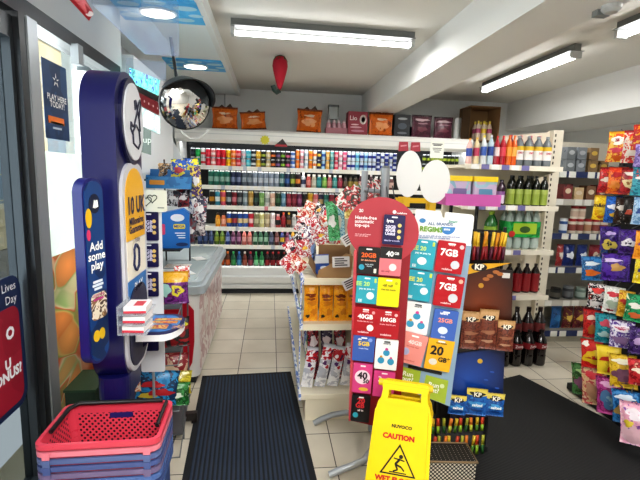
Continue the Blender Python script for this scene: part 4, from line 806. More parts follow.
# ------------------------------------------------------------------ NUT AND SWEET MERCHANDISER (right of the SIM boards)
KY = 2.20
KP0 = at_depth(485, 340, KY); KRZ = R(-16)
mr = thing('snack_merchandiser', 'black wire merchandiser holding hanging nuts and sweets', 'merchandiser', (KP0.x, KY+.05, .009), (0, 0, KRZ))
kx = lambda px, py=340: loc_plane(px, py, KP0, KRZ)[0]
kz = lambda px, py: on_plane(px, py, KP0, KRZ).z
fm = mat('#1b1c1e', .5)
f_ = MB()
for x_ in (-.20, .09): f_.tube([(x_, .06, .0), (x_, .06, 1.38)], .010, 8)
for z in (.35, .66, 1.22, 1.34): f_.tube([(-.20, .06, z), (.09, .06, z)], .006, 6)
MB().box(-.19, .08, .065, .07, .12, 1.36).build('dark_fill_sheet', mat('#1d1a1a', .7), mr)  # added sheet that darkens the gap behind the hanging packs
f_.build('wire_frame', fm, mr)
MB().box(-.22, .11, .05, .26, 0, .03).build('foot_plate', fm, mr)
def mesh_basket():
    m = bpy.data.materials.new('wire_mesh'); m.use_nodes = True
    n = m.node_tree.nodes; l = m.node_tree.links; b = n['Principled BSDF']; tc = n.new('ShaderNodeTexCoord'); mp = n.new('ShaderNodeMapping'); vo = n.new('ShaderNodeTexVoronoi'); cr = n.new('ShaderNodeValToRGB')
    mp.inputs['Rotation'].default_value = (0, R(45), 0); vo.inputs['Randomness'].default_value = 0; vo.inputs['Scale'].default_value = 62
    cr.color_ramp.interpolation = 'CONSTANT'; cr.color_ramp.elements[0].color = lin('#c9c4b8'); cr.color_ramp.elements[1].color = lin('#1d1a18'); cr.color_ramp.elements[1].position = .36
    l.new(tc.outputs['Object'], mp.inputs['Vector']); l.new(mp.outputs['Vector'], vo.inputs['Vector']); l.new(vo.outputs['Distance'], cr.inputs['Fac']); l.new(cr.outputs['Color'], b.inputs['Base Color'])
    return m
c = at_height(452, 470, .08)
bsk = thing('mesh_basket', 'dark wire mesh basket on the floor under the sweet strips', 'basket', (c.x, c.y, .009), (0, 0, R(-6)))
MB().box(-.16, .13, 0, .16, 0, .12).build('mesh_sides', mesh_basket(), bsk); rm = MB(); rm.tube([(-.165, -.005, .122), (.135, -.005, .122), (.135, .165, .122), (-.165, .165, .122)], .006, 6, closed=True); rm.build('rim', mat('#8a7458', .5), bsk)
# hanging nut cards
def kcard(label, pts, hexes, extra):
    t = thing('nut_display_card', label, 'display card', KP0, (0, 0, KRZ), 'nut cards on the merchandiser')
    MB().prism([loc_plane(*p, KP0, KRZ) for p in pts], 'y', 0, .006).build('card_sheet', glow_mat(hexes[0], hexes[1], loc_plane(*hexes[2], KP0, KRZ), hexes[3]), t)
    extra(t); return t
def brown_extra(t):
    P = lambda px, py: loc_plane(px, py, KP0, KRZ)
    MB().prism([P(461, 264), P(511, 263), P(461, 276)][::-1], 'y', -.003, -.0005).build('yellow_flash', mat('#e2a81c', .4), t)
    x, z = P(479, 267); MB().prism(ell(x, z, .042, .022, 24), 'y', -.0055, -.003).build('oval_badge', mat('#17120f', .4), t)
    text('KP', t, (x, -.008, z), .042, '#f6efe0', bold=.002)
    x, z = P(481, 285.5); MB().prism(ell(x, z, .014, .014, 18), 'y', -.003, -.0005).build('round_badge', mat('#c8922c', .4), t)
    x, z = P(506, 275.5); MB().prism(rrect(x-.02, x+.02, z-.014, z+.014, .002), 'y', -.003, -.0005).build('white_code_panel', mat('#d8d4d0', .5), t)
    for px, py in ((490, 276), (496, 272), (500, 274), (486, 279)):
        x, z = P(px, py); MB().prism(ell(x, z, .018, .010, 14), 'y', -.003, -.0008).build('nut_print', mat('#b06a34', .5), t)
kcard('dark brown nut card with yellow flash on the merchandiser', [(461, 263), (513, 271), (511, 346), (456, 353)], ('#7c340f', '#16080a', (478, 302), .24), brown_extra)
def blue_extra(t):
    P = lambda px, py: loc_plane(px, py, KP0, KRZ)
    x, z = P(480, 361); MB().prism(ell(x, z, .014, .014, 18), 'y', -.003, -.0005).build('round_badge', mat('#c8a22c', .4), t)
    for px, py in ((492, 372), (486, 380), (497, 388)):
        x, z = P(px, py); MB().prism(ell(x, z, .012, .005, 14), 'y', -.003, -.0005).build('nut_print', mat('#2c58b0', .5), t)
kcard('deep blue nut card hanging below the brown one', [(455, 354), (505, 347), (502, 416), (450, 420)], ('#1a4ea8', '#070e34', (468, 378), .24), blue_extra)
for cn, body, bnd, lst in (('brown', ['#6a3426', '#7c4030', '#5a2a20', '#8a4c38'], '#c49a6a', ((460, 311, 477, 349, 'left'), (477.5, 309, 495, 349, 'middle'), (496, 320, 512, 351, 'right'))), ('blue', ['#1c58a8', '#2468b8', '#164a94', '#3a80c8'], '#e0cc60', ((448, 395, 465, 414.5, 'left'), (465.5, 388, 485, 415, 'middle'), (485.5, 393, 502.5, 416, 'right')))):
    for px0, py0, px1, py1, wh in lst:
        Pm = KP0 + Vector((math.sin(KRZ), -math.cos(KRZ), 0))*.035; c = on_plane((px0+px1)/2, py1, Pm, KRZ); tp = on_plane((px0+px1)/2, py0, Pm, KRZ)
        w = (px1-px0)*(c-CP).dot(_d)/FOC*1.04; h = tp.z-c.z
        o = bag('nut_packet', f'{cn} nut packet on the {cn} card, {wh} of its three', 'packet', placed(c, KRZ), w, h, .03, body, bands=[(.72, 1, bnd)], badges=[(0, .80, .33, .1 if cn == 'blue' else .06, '#1a1512'), (0, .45, .36, .12 if cn == 'blue' else .05, '#9a6a50' if cn == 'brown' else '#4a9ad0'), (0, .22, .3, .04, '#b48a70' if cn == 'brown' else '#103c80')], words=[('KP', 0, .80, .036, '#f6f0e0')], group=f'{cn} nut packets on the merchandiser')
        if cn == 'blue': text('salted', o, (0, -.026, .45*h), .024, '#ffffff', bold=.0006)
# sweet strips
def strip(px, py0, py1, cols, label, group, off=.05):
    Pm = KP0 + Vector((math.sin(KRZ), -math.cos(KRZ), 0))*off; c = on_plane(px, py1, Pm, KRZ); tp = on_plane(px, py0, Pm, KRZ); h = tp.z-c.z; w = .020; n = 2
    mb = MB()
    for k in range(n):
        z0 = h*k/n+.0005; z1 = h*(k+1)/n-.0005; zm = (z0+z1)/2
        vs = []
        for z, q in ((z0, .0015), (zm, .010), (z1, .0015)): vs += [(-w/2, 0, z), (0, -q, z), (w/2, 0, z), (0, q, z)]
        mb.add(vs, [(4*a+i, 4*a+(i+1) % 4, 4*a+4+(i+1) % 4, 4*a+4+i) for a in (0, 1) for i in range(4)]+[(3, 2, 1, 0), (8, 9, 10, 11)], k, True)
        if k: mb.box(-w*.4, w*.4, -.0008, .0008, z0-.005, z0+.001, k)
    o = mb.build('hanging_sweet_strip', [mat(c_, .3) for c_ in cols]); o.matrix_world = placed(c, KRZ+R(rnd.uniform(-12, 12)), 0, R(rnd.uniform(-5, 5)))
    tag(o, label, 'sweets', group)
for i in range(8):
    strip(473.5+i*4.1, 232+rnd.uniform(-1, 1), 260, [['#8c2028', '#e0b030', '#4a1c28'], ['#5a2038', '#e8c040', '#a83028'], ['#8c2028', '#d89028', '#3c1c30']][i % 3], f'red and yellow sweet strip above the brown nut card, {ORD[i]} from the left', 'upper sweet strips', .02)
for r_, (a_, b_, wd) in enumerate(((417, 434, 'upper'), (434.5, 457, 'lower'))):
    for i in range(10):
        strip(432.5+i*5.5, a_+1.5-i*.15, b_-i*.35, [['#4c7a28', '#d0b030', '#7a9a30'], ['#8ab030', '#c84828', '#e0c040'], ['#2c5c2c', '#a8a838', '#b03c28'], ['#b8c040', '#e08030', '#5c8a30']][(i+r_) % 4], f'green and yellow sweet strip, {wd} row under the blue nut card, {ORD[i]} from left', f'sweet strips hanging in the {wd} row', .01 if r_ == 0 else .03)
# pink tray with two tubs on top
tr = thing('pink_display_tray', 'magenta tray carrying clear sweet tubs above the sweet strips', 'tray', (at_depth(473, 205, 2.55).x, 2.55, at_depth(471, 206, 2.55).z), (0, 0, R(-5)))
w_ = (at_depth(500, 205, 2.55).x-at_depth(447, 205, 2.55).x)/2
tz = .072
q = MB(); q.box(-w_, w_, 0, .3, 0, .006); q.box(-w_, w_, 0, .006, .006, tz); q.box(-w_, w_, .294, .3, .006, tz*1.3); q.box(-w_, -w_+.006, .006, .294, .006, tz); q.box(w_-.006, w_, .006, .294, .006, tz); q.build('tray_body', mat('#cf62b0', .45), tr)
MB().tube([(-w_*.5, .15, 0), (-w_*.5, .15, -tr.location.z+.009)], .012, 8).build('support_leg', mat('#202124', .5), tr)
MB().tube([(w_*.5, .15, 0), (w_*.5, .15, -tr.location.z+.009)], .012, 8).build('support_leg', mat('#202124', .5), tr)
for i in range(2):
    x_ = (-.5+i)*w_*.94; hh = .145
    t = thing('sweet_tub', f'clear sweet tub with yellow lid in the magenta tray, {"left" if i == 0 else "right"} of the two', 'tub', tr.matrix_basis @ Vector((x_, .10, .0065)), (0, 0, R(-5)), 'sweet tubs in the magenta tray')
    hw = w_*.44
    MB().prism(rrect(-hw, hw, -.075, .12, .02), 'z', 0, hh).build('tub_body', print_mat(['#8fb2c6', '#c9b4cf', '#a4c4d2', '#d4c4d8'], 7, i, .15), t)
    MB().prism(rrect(-hw*1.04, hw*1.04, -.08, .125, .02), 'z', hh, hh+.032).build('lid', mat('#f0d02a', .4), t)
    MB().prism(rrect(-hw*.55, hw*.55, .035, .10, .006), 'y', -.079, -.0755).build('tub_label', mat('#5f8fae' if i else '#7a6a98', .4), t)
# ------------------------------------------------------------------ WALL SHELVING with bottles (right of the merchandiser)
sa = thing('bottle_shelving', 'cream slotted shelving bay stocked with soft drink bottles', 'shelving', (0, 0, 0))
AX0, AX1, AY0, AY1 = 1.62, 2.50, 3.50, 3.90
cream2 = mat('#ddd6c6', .45); slot_m = mat('#3a342c', .7)
q = MB(); q.prism([(AX0, 0), (2.64, 0), (2.64, 2.12), (2.16, 2.06), (2.16, 1.78), (AX0, 1.78)], 'y', AY1, AY1+.03); q.build('back_panel', mat('#d8d0be', .5), sa)
po = MB(); po.box(2.62, 2.72, 3.84, 3.93, 0, 2.13); po.build('upright_post', cream2, sa)
sl = MB()
for i in range(40):
    z = .08+i*.051; sl.box(2.635, 2.648, 3.8385, 3.8402, z, z+.026)
sl.build('post_slots', slot_m, sa)
SA = [1.775, 1.435, 1.045, .635]
for z in SA:
    MB().box(AX0, AX1, AY0, AY1, z-.025, z).build('shelf', cream2, sa)
    rail_bar(AX0, AX1, AY0-.014, AY0, z-.036, z+.006, [(AX0+.05+i*.09, AX0+.12+i*.09, 1+i % 2) for i in range(6)]).build('price_rail', [mat('#e6dfcf', .4), mat('#f2f2ee', .5), mat('#7a76a8', .5)], sa)
    MB().prism([(AY0+.04, z-.025), (AY1, z-.025), (AY1, z-.11), (AY1-.06, z-.10)], 'x', AX1-.01, AX1+.0).build('shelf_bracket', cream2, sa)
MB().box(AX0, AX1, AY0+.30, AY1, 0, .10).build('plinth', cream2, sa)
_bb = {}
def big_bottle(name, label, loc, h, r, body, cap, lab, group, lab2=None, rough=.15, lz=(.32, .62), script=None):
    key = (h, r, body, cap, lab, lab2, script, lz)
    if key in _bb: t = copy_tree(_bb[key])
    else:
        t = thing(name, label, 'bottle')
        pf = [(0, .006*h), (r*.6, 0), (r*.92, .02*h), (r, .07*h), (r, .30*h), (r*.96, .34*h), (r*.96, .60*h), (r, .64*h), (r*.92, .72*h), (r*.6, .83*h), (r*.33, .90*h), (r*.30, .935*h), (0, .935*h)]
        MB().lathe([(a, b, 0) for a, b in pf], 18).build('bottle_body', mat(body, rough, coat=.3), t)
        MB().lathe([(r*.3, .925*h, 0), (r*.37, .925*h, 0), (r*.37, h, 0), (0, h, 0)], 14).build('cap', mat(cap, .4), t)
        ms = [mat(lab, .4)]; z0, z1 = lz
        lp = [(r*1.012, z0*h, 0), (r*1.012, z1*h, 0)]
        if lab2: ms.append(mat(lab2, .4)); lp = [(r*1.012, z0*h, 0), (r*1.012, (z1-(z1-z0)*.3)*h, 1), (r*1.012, z1*h, 1)]
        MB().lathe(lp, 18).build('label', ms, t)
        if script: text(script[0], t, (0, -r*1.03, (z0+z1)/2*h), script[1], script[2], bold=script[1]*.03)
        _bb[key] = t
    t.location = loc; t.rotation_euler.z = R(rnd.uniform(-14, 14)); tag(t, label, 'bottle', group); t.name = name
    return t
z = SA[0]+.001
for i, (px, body, cap, lab, cn, h, r) in enumerate(((467, '#d8b0a8', '#e8a040', '#3b4fa0', 'peach', .22, .034), (474, '#d9c8a0', '#e0b040', '#c84868', 'pale yellow', .23, .034), (481, '#cfd6da', '#e8d050', '#4468b8', 'clear blue-labelled', .25, .036), (488, '#b8ccd8', '#e8e8ec', '#304c98', 'clear navy-labelled', .255, .036), (494, '#a82434', '#d83c3c', '#e4d0d0', 'red', .25, .036), (500, '#b01c30', '#c83030', '#d84858', 'dark red', .255, .036), (506, '#dc6c20', '#e87830', '#f0a040', 'orange', .26, .036), (511, '#d86018', '#e87830', '#e8b050', 'amber', .26, .036))):
    c = at_depth(px, 166, 3.60); big_bottle('soft_drink_bottle', f'{cn} soft drink bottle on the top shelf, left of the silver bottles', (c.x, 3.58, z), h, .0255, body, cap, lab, 'mixed bottles on the top drinks shelf')
for i, px in enumerate((517, 526.5, 536, 545)):
    c = at_depth(px, 166, 3.60); big_bottle('silver_soda_bottle', f'silver soda bottle with yellow and white label on the top shelf, {ORD[i]} from the left', (c.x, 3.60, z), .262, .041, '#6d7478', '#8c9296', '#e6e2e0', 'silver soda bottles', '#d8b42c', lz=(.22, .66), script=('DIET', .022, '#c02838'))
for i, px in enumerate((512, 522, 532, 541)):
    c = at_depth(px, 150, 3.74); big_bottle('red_cap_bottle', f'bottle with red cap behind the silver sodas, {ORD[i]} from the left', (c.x, 3.78, z), .285, .038, '#5c1c24', '#c03040', '#b83848', 'red-capped bottles behind the silver sodas')
z = SA[1]+.001
for i, px in enumerate((498, 504)):
    c = at_depth(px, 206, 3.58); big_bottle('juice_bottle', f'white and purple labelled bottle beside the green-labelled ones, {ORD[i]} from the left', (c.x, 3.56+.085*i, z), .22, .034, '#3a2436', '#2c2230', '#d8c8dc', 'white and purple labelled bottles', '#8c5c98', lz=(.08, .55))
for i, px in enumerate((509, 517, 525.5, 534, 542)):
    c = at_depth(px, 206, 3.58); big_bottle('green_label_bottle', f'black bottle with lime green label on the second shelf, {ORD[i]} from the left', (c.x, 3.58, z), .262, .036, '#161a14', '#121412', '#93a548', 'black bottles with lime labels', '#a8b860', lz=(.04, .55))
for i, px in enumerate((512, 521, 531)):
    c = at_depth(px, 200, 3.72); big_bottle('green_label_bottle', f'black bottle with lime label in the back row, {ORD[i]} from the left', (c.x, 3.74, z), .262, .040, '#161a14', '#121412', '#7f9040', 'back row of black bottles', None, lz=(.04, .55))
z = SA[2]+.001
k = 0
pc0 = at_depth(506, 250, 3.60).x
wr_ = thing('bottle_multipack', 'green shrink-wrapped pack of clear water bottles on the third shelf', 'pack', (pc0+.13, 3.64, z))
for i in range(4):
    for j in range(2):
        o = MB().lathe([(0, .004, 0), (.028, 0, 0), (.040, .02, 0), (.040, .07, 0), (.036, .095, 0), (.040, .13, 0), (.040, .225, 0), (.030, .285, 0), (.014, .325, 0), (.014, .345, 1), (0, .345, 1)], 14, ((i-1.5)*.084, -.042+j*.084, 0)).build('water_bottle', [mat('#aebcb6', .12), mat('#2c7a48', .4)], wr_)
sw = MB(); sw.prism(rrect(-.172, .172, -.088, .088, .05, 6), 'z', .11, .25); sw.build('green_wrap', print_mat(['#1c9444', '#2cac54', '#188038', '#38b45c'], 6, 2, .2), wr_)
MB().prism(rrect(-.11, .11, .14, .235, .01), 'y', -.0905, -.0885).build('yellow_panel', mat('#a8c83c', .35), wr_)
MB().prism(ell(-.12, .14, .03, .028, 16), 'y', -.092, -.089).build('red_badge', mat('#c83838', .4), wr_)
MB().prism(ell(.0, .18, .05, .03, 18), 'y', -.092, -.0906).build('dark_print', mat('#3c5c2c', .4), wr_)
for i, px in enumerate((487, 495)):
    c = at_depth(px, 240, 3.60); big_bottle('large_green_bottle', f'large green bottle left of the water multipack, {ORD[i]} from the left', (c.x, 3.57+.11*i, z), .33, .05, '#2c6c34', '#90b030', '#8cae3c', 'large green bottles')
z = SA[3]+.001
for i in range(4):
    px = 507+i*8.6; c = at_depth(px, 295, 3.62); big_bottle('red_label_bottle', f'dark bottle with wide red label on the lowest shelf, {ORD[i]} from the left', (c.x, 3.62, z), .27, .040, '#1c1012', '#1a1012', '#8a1c24', 'dark bottles with red labels', lz=(.06, .68))
for i in range(4):
    px = 503+i*11.8; c = at_depth(px, 362, 3.46); big_bottle('cola_bottle', f'large cola bottle standing on the floor, front row, {ORD[i]} from the left', (c.x, 3.46, .0005), .33, .053, '#160e0e', '#1b1214', '#7c1a22', 'large cola bottles on the floor', lz=(.50, .66), script=('Zero', .035, '#d8c8c8'))
for i in range(4):
    px = 503+i*11.5; c = at_depth(px, 340, 3.59); big_bottle('cola_bottle', f'large cola bottle on the floor, taller back row, {ORD[i]} from the left', (c.x, 3.595, .0005), .50, .054, '#160e0e', '#221416', '#6c3030', 'taller cola bottles behind', lz=(.55, .72))

# ------------------------------------------------------------------ DEEPER SHELVING at the far right
sb = thing('grocery_shelving', 'dark grocery shelving bay at the far right behind the bag rack', 'shelving', (0, 0, 0))
BX0, BX1, BY0, BY1 = 2.76, 4.2, 3.95, 4.38
MB().box(BX0, BX1, BY1, BY1+.03, 0, 2.08).build('back_panel', mat('#b9b4a8', .6), sb)
SB = [1.755, 1.485, 1.145, .80, .455, .13]
for i, z in enumerate(SB):
    MB().box(BX0, BX1, BY0, BY1, z-.025, z).build('shelf', mat('#8b877e', .5), sb)
    rail_bar(BX0, BX1, BY0-.014, BY0, z-.055, z+.004, [(BX0+.03+q*.1, BX0+.105+q*.1, 1) for q in range(8) if (q+i) % 3 != 2]).build('price_rail', [mat('#22305c' if i != 1 and i != 4 else '#b5b2aa', .4), mat('#d8d8d2', .5)], sb)
MB().box(BX0, BX1, BY0+.03, BY1, 0, .105).build('plinth', mat('#a8a496', .5), sb)
def pack_box(name, label, x, y, z, w, d, h, hx, mark, group):
    t = thing(name, label, 'box', (x, y, z), (0, 0, R(rnd.uniform(-4, 4))), group)
    MB().box(-w/2, w/2, 0, d, 0, h).build('box_body', print_mat(hx, 11, rnd.randint(0, 6), .5), t, .003)
    MB().prism(ell(0, h*.55, w*.32, h*.18, 16), 'y', -.002, -.0004).build('printed_badge', mat(mark, .5), t)
    return t
bx = lambda px, py: at_depth(px, py, BY0+.08).x
for i, px in enumerate((568.5, 579, 591, 602)):
    for tier in (0, 1):
        if i == 3 and tier: continue
        pack_box('grocery_carton', f'{"grey" if i < 2 else "brown"} carton on the top grocery shelf, {"upper" if tier else "lower"} tier, {ORD[i]} from the post', bx(px, 165), BY0+.05, SB[0]+.001+.122*tier, .098, .1, .12, [['#50565c', '#6a7074', '#3c4044'], ['#5a6068', '#747a80', '#44484e'], ['#6a5038', '#80684a', '#4c3a28'], ['#5c4430', '#7a6040', '#463422']][i], ['#a8acb0', '#a0a4aa', '#c8a850', '#b89848'][i], 'cartons on the top grocery shelf')
for i, px in enumerate((566, 577, 589, 600)):
    pack_box('grocery_carton', f'{("maroon", "tan", "brown", "dark red")[i]} carton on the second grocery shelf', bx(px, 192), BY0+.05, SB[1]+.001, .10, .12, (.15, .12, .14, .15)[i], [['#6a2c30', '#803c3c', '#502024'], ['#b09468', '#c8b088', '#8a7048'], ['#6a4834', '#805c44', '#4c3424'], ['#6c2028', '#8c3038', '#4c161c']][i], '#d8c8b0', 'cartons on the second grocery shelf')
def jar(name, label, x, y, z, r, h, body, lid, lab, group):
    t = thing(name, label, 'jar', (x, y, z), group=group)
    MB().lathe([(0, 0, 0), (r*.95, 0, 0), (r, .01, 0), (r, h*.78, 0), (r*.85, h*.84, 0), (0, h*.84, 0)], 16).build('jar_body', mat(body, .3), t)
    MB().lathe([(r*.92, h*.82, 0), (r*.92, h, 0), (0, h, 0)], 16).build('lid', mat(lid, .4), t)
    MB().lathe([(r*1.01, h*.18, 0), (r*1.01, h*.62, 0)], 16).build('label', mat(lab, .5), t)
for i, px in enumerate((562, 570.5, 578, 586, 594, 602)):
    jar('grocery_jar', f'{"blue" if i == 0 else "cream"} jar with {"white" if i == 0 else "red"} lid on the third grocery shelf, {ORD[i]} from the post', bx(px, 230), BY0+.07, SB[2]+.001, .038, .145, ['#3c5c94', '#d8cfc0'][i > 0], ['#d0d4d8', '#a82c34'][i > 0], ['#d4dce4', '#8c4c44'][i > 0] if i != 3 else '#b88c6c', 'jars on the third grocery shelf')
for i, px in enumerate((574, 581)):
    jar('grocery_jar', f'cream jar with red lid stacked on top of the others, {ORD[i]} of the stacked two', bx(px, 212), BY0+.072, SB[2]+.147, .038, .125, '#dcd4c6', '#b03038', '#c8b0a0', 'jars on the third grocery shelf')
for i, px in enumerate((558.5, 567.5, 580.5, 593, 605)):
    cn, cols, mk = (('red and grey', ['#8c8078', '#a03438', '#b8b0a8'], '#d8d0c8'), ('navy', ['#182860', '#22367c', '#101c48'], '#dfe4ee'), ('navy', ['#182860', '#22367c', '#101c48'], '#dfe4ee'), ('dark red', ['#701c28', '#8c2c38', '#4c1018'], '#c8b8a8'), ('blue', ['#1c4488', '#2c5ca8', '#123068'], '#d8dce8'))[i]
    bag('grocery_bag', f'{cn} bag on the fourth grocery shelf, {ORD[i]} from the post', 'bag', placed((bx(px, 262), BY0+.08, SB[3]+.001), R(rnd.uniform(-6, 6))), .125 if i else .07, .225, .08, cols, badges=[(0, .52, .3, .15, mk)], group='bags on the fourth grocery shelf')
for i, px in enumerate((555.5, 568, 580.5, 592)):
    jar('food_tub', f'{("black", "dark grey", "grey-green", "dark")[i]} tub on the fifth grocery shelf', bx(px, 296), BY0+.09, SB[4]+.001, .052, (.11, .13, .115, .12)[i], ['#26282a', '#3c4044', '#6c8078', '#2c2c30'][i], ['#1c1e20', '#787c80', '#98a8a0', '#3c3c40'][i], ['#5c5850', '#6c7074', '#a8b8b0', '#5c4c44'][i], 'tubs on the fifth grocery shelf')
for i, px in enumerate((553.5, 565, 575.5, 586, 596)):
    cn, cols, mk = (('blue', ['#1c4c80', '#2c64a0', '#143860'], '#3c80b8'), ('yellow and maroon', ['#b8902c', '#6c2430', '#d8b04c'], '#e0c060'), ('yellow and maroon', ['#b8902c', '#6c2430', '#d8b04c'], '#dcb850'), ('dark red', ['#5c1c24', '#7c2c34', '#3c1014'], '#b08c50'), ('blue', ['#1c3c70', '#2c5490', '#122848'], '#c8c8d0'))[i]
    bag('grocery_bag', f'{cn} bag on the bottom grocery shelf, {ORD[i]} from the post', 'bag', placed((bx(px, 336), BY0+.08, SB[5]+.001), R(rnd.uniform(-6, 6))), .115, .24, .08, cols, badges=[(0, .5, .3, .14, mk)], group='bags on the bottom grocery shelf')

# ------------------------------------------------------------------ RACK OF HANGING BAGS on the right
rk = thing('peg_rack', 'black peg rack of hanging sweet and crisp bags on the right', 'rack', (2.62, 2.55, .009))
blk = mat('#17181a', .55)
MB().box(-.0, .03, -.75, .45, .02, 1.98).build('pegboard', print_mat(['#141517', '#1c1d20', '#101113'], 20, 1, .6), rk)
MB().box(-.22, .2, -.75, .45, 0, .05).build('base', blk, rk)
for y_ in (-.74, .44): MB().box(-.012, .035, y_-.02, y_+.02, 0, 2.0).build('upright', blk, rk)
def rbag(px0, py0, px1, py1, X, label, cols, badges=(), bands=(), words=(), th=.05, rz=-50, sc=None, tilt=0):
    cxp = (px0+px1)/2; b = at_side(cxp, py1, X); t_ = at_side(cxp, py0, X); h = t_.z-b.z
    dep = (b-CP).dot(_d)/FOC; w = (px1-px0)*dep*1.04
    o = bag('sweet_bag', label, 'bag', placed(b, R(rz), R(-6), R(tilt)), w, h, th, cols, badges, bands, words, 'bags hanging on the peg rack', scale=sc)
    nx_, ny_ = -math.sin(R(rz)), math.cos(R(rz)); q_ = (2.62-X)/max(.2, nx_)
    MB().tube([(X-2.62+nx_*q_, b.y-2.55+ny_*q_, t_.z-.003), (X-2.62, b.y-2.55, t_.z-.003)], .0035, 6).build('peg_hook', mat('#6c7074', .35, .7), rk)
    return o
RX = 2.36
rbag(607, 131, 627, 162, 2.36, 'yellow and red sweet bag at the top left of the peg rack', ['#e6a824', '#f0c040', '#d8482c', '#f0b030'], [(0, .68, .34, .14, '#f4ecd8'), (-.05, .7, .2, .06, '#7c2c3c'), (0, .38, .36, .07, '#d84058'), (.05, .12, .3, .08, '#d8681c')], [(.94, 1, '#e0a020')])
rbag(622, 130, 641, 163, 2.34, 'red and cream sweet bag beside the top left yellow one', ['#b82430', '#d84038', '#e8dccc', '#c83030'], [(0, .3, .32, .12, '#efe4d8'), (.1, .75, .3, .1, '#e8a030')], [(.94, 1, '#b02028')])
rbag(633, 124, 656, 150, 2.30, 'yellow and red bag at the upper right edge', ['#e8b020', '#c82c28', '#f0c838'], [(0, .5, .3, .1, '#c02028')])
rbag(635, 144, 655, 167, 2.26, 'lilac bag at the right edge below the yellow one', ['#9c84c8', '#b8a4dc', '#7c64b0', '#d0c4e8'], [(0, .5, .3, .14, '#6c2c60')])
rbag(598, 167, 613, 193, 2.37, 'red crisp bag at the left of the second row', ['#a81c28', '#c83030', '#8c1420', '#e07830'], [(0, .5, .3, .1, '#f0e0d0')], [(.94, 1, '#8c1018')])
rbag(607, 167, 623, 194, 2.36, 'orange and red crisp bag in the second row', ['#e0641c', '#f08028', '#c83020', '#e87020'], [(-.05, .32, .3, .14, '#e88c30'), (0, .7, .3, .1, '#b01c24')], [(.94, 1, '#c84018')])
rbag(620, 168, 638, 195, 2.34, 'red bag with pale biscuit picture in the second row', ['#a02030', '#c03838', '#8c1826', '#e0a060'], [(0, .42, .34, .17, '#e8d4a0'), (.05, .4, .2, .1, '#a87038'), (0, .78, .3, .08, '#e8e0d8')], [(.94, 1, '#8c1820')])
rbag(632, 167, 655, 196, 2.30, 'teal bag at the right of the second row', ['#2c8ca0', '#48a8b8', '#1c7088', '#c84c40'], [(0, .6, .3, .1, '#f0f0ec')])
rbag(592.5, 195, 607, 220, 2.36, 'yellow sweet bag with dark lettering in the third row', ['#f0c81c', '#f8d838', '#e8b810', '#e07020'], [(0, .12, .2, .06, '#c87818')], [(.94, 1, '#e0b010')], [('m&ms', 0, .58, .036, '#3a2414')])
rbag(604, 196, 617, 223, 2.35, 'bright blue sweet bag in the third row', ['#1c58b0', '#2c70c8', '#144490', '#3c88d8'], [(0, .6, .3, .09, '#e8ecf4'), (.1, .3, .2, .08, '#e0b030')])
rbag(613.5, 197, 625, 224, 2.34, 'dark brown sweet bag next to the blue one in the third row', ['#2c1c18', '#40281e', '#1c1210', '#d8d0c8'], [(0, .6, .28, .1, '#d8d0c8')])
rbag(622, 197, 634, 225, 2.33, 'black sweet bag in the third row, farther from the blue one', ['#161414', '#2a2220', '#0e0c0c', '#c8b8b0'], [(0, .45, .28, .09, '#b0482c')])
rbag(632.5, 197, 652, 225, 2.30, 'pale blue sweet bag at the right of the third row', ['#8cb4d8', '#b0cce4', '#6c98c4', '#f0f0f4'], [(0, .5, .3, .12, '#2c4c90')])
rbag(601, 226, 618, 250, 2.35, 'purple bag with yellow biscuit picture in the fourth row', ['#3a1c78', '#4c2c90', '#2c1460', '#6444a8'], [(0, .22, .36, .2, '#e8d468'), (0, .26, .13, .09, '#2c1c30'), (.05, .7, .25, .08, '#c8b0e8')], tilt=-6)
rbag(619.5, 229, 637, 254, 2.33, 'purple bag with white egg picture in the fourth row', ['#3c1c74', '#502c8c', '#2c1458', '#6c48a8'], [(0, .45, .34, .15, '#ece8f0'), (0, .45, .15, .08, '#382048')], tilt=-4)
rbag(634.5, 231, 655, 260, 2.29, 'orange bag at the right of the fourth row', ['#e88c1c', '#f0a430', '#d87810', '#f8c050'], [(0, .5, .3, .12, '#6c2c90')])
rbag(583, 256, 602, 280.5, 2.35, 'blue bag with orange fish picture in the fifth row', ['#2c6ca8', '#3c84c0', '#1c548c', '#68a8d4'], [(0, .32, .3, .14, '#e8782c'), (.0, .7, .3, .09, '#dce8f0')], tilt=-8)
rbag(602.5, 253, 627, 281, 2.33, 'large purple chocolate bag in the fifth row', ['#44208c', '#5830a4', '#34186c', '#7048b8'], [(.08, .5, .22, .14, '#c89c58'), (-.1, .75, .28, .07, '#d8c4f0')], tilt=-5)
rbag(634, 256, 652, 284, 2.29, 'yellow bag at the right of the fifth row', ['#e8d020', '#f0dc40', '#d8bc10', '#f0f0c0'], [(0, .5, .3, .1, '#3c2c70')])
rbag(588, 283, 603, 308, 2.34, 'black and red sweet bag at the left of the sixth row', ['#2c2428', '#e8e0e0', '#1c181c', '#c02c34'], [(.1, .72, .3, .12, '#d83c38'), (0, .2, .28, .1, '#e8e4e4')], tilt=-4)
rbag(603, 286, 620, 313, 2.33, 'white and red sweet bag in the sixth row', ['#e8e8e4', '#d8dcd8', '#f4f4f0', '#7c9c80'], [(0, .72, .34, .09, '#c83444'), (0, .35, .3, .14, '#a8b8a8'), (-.1, .1, .18, .05, '#a02c3c')])
rbag(617, 290, 630, 317, 2.32, 'golden yellow sweet bag in the sixth row', ['#d8a428', '#e8bc48', '#c08c18', '#a83828'], [(0, .6, .3, .1, '#b82c28')])
rbag(625, 294, 645, 322, 2.30, 'green sweet bag at the right of the sixth row', ['#1c8c5c', '#2ca46c', '#147048', '#d8e0c0'], [(0, .6, .34, .1, '#e8e4dc'), (0, .25, .3, .1, '#d86c3c')])
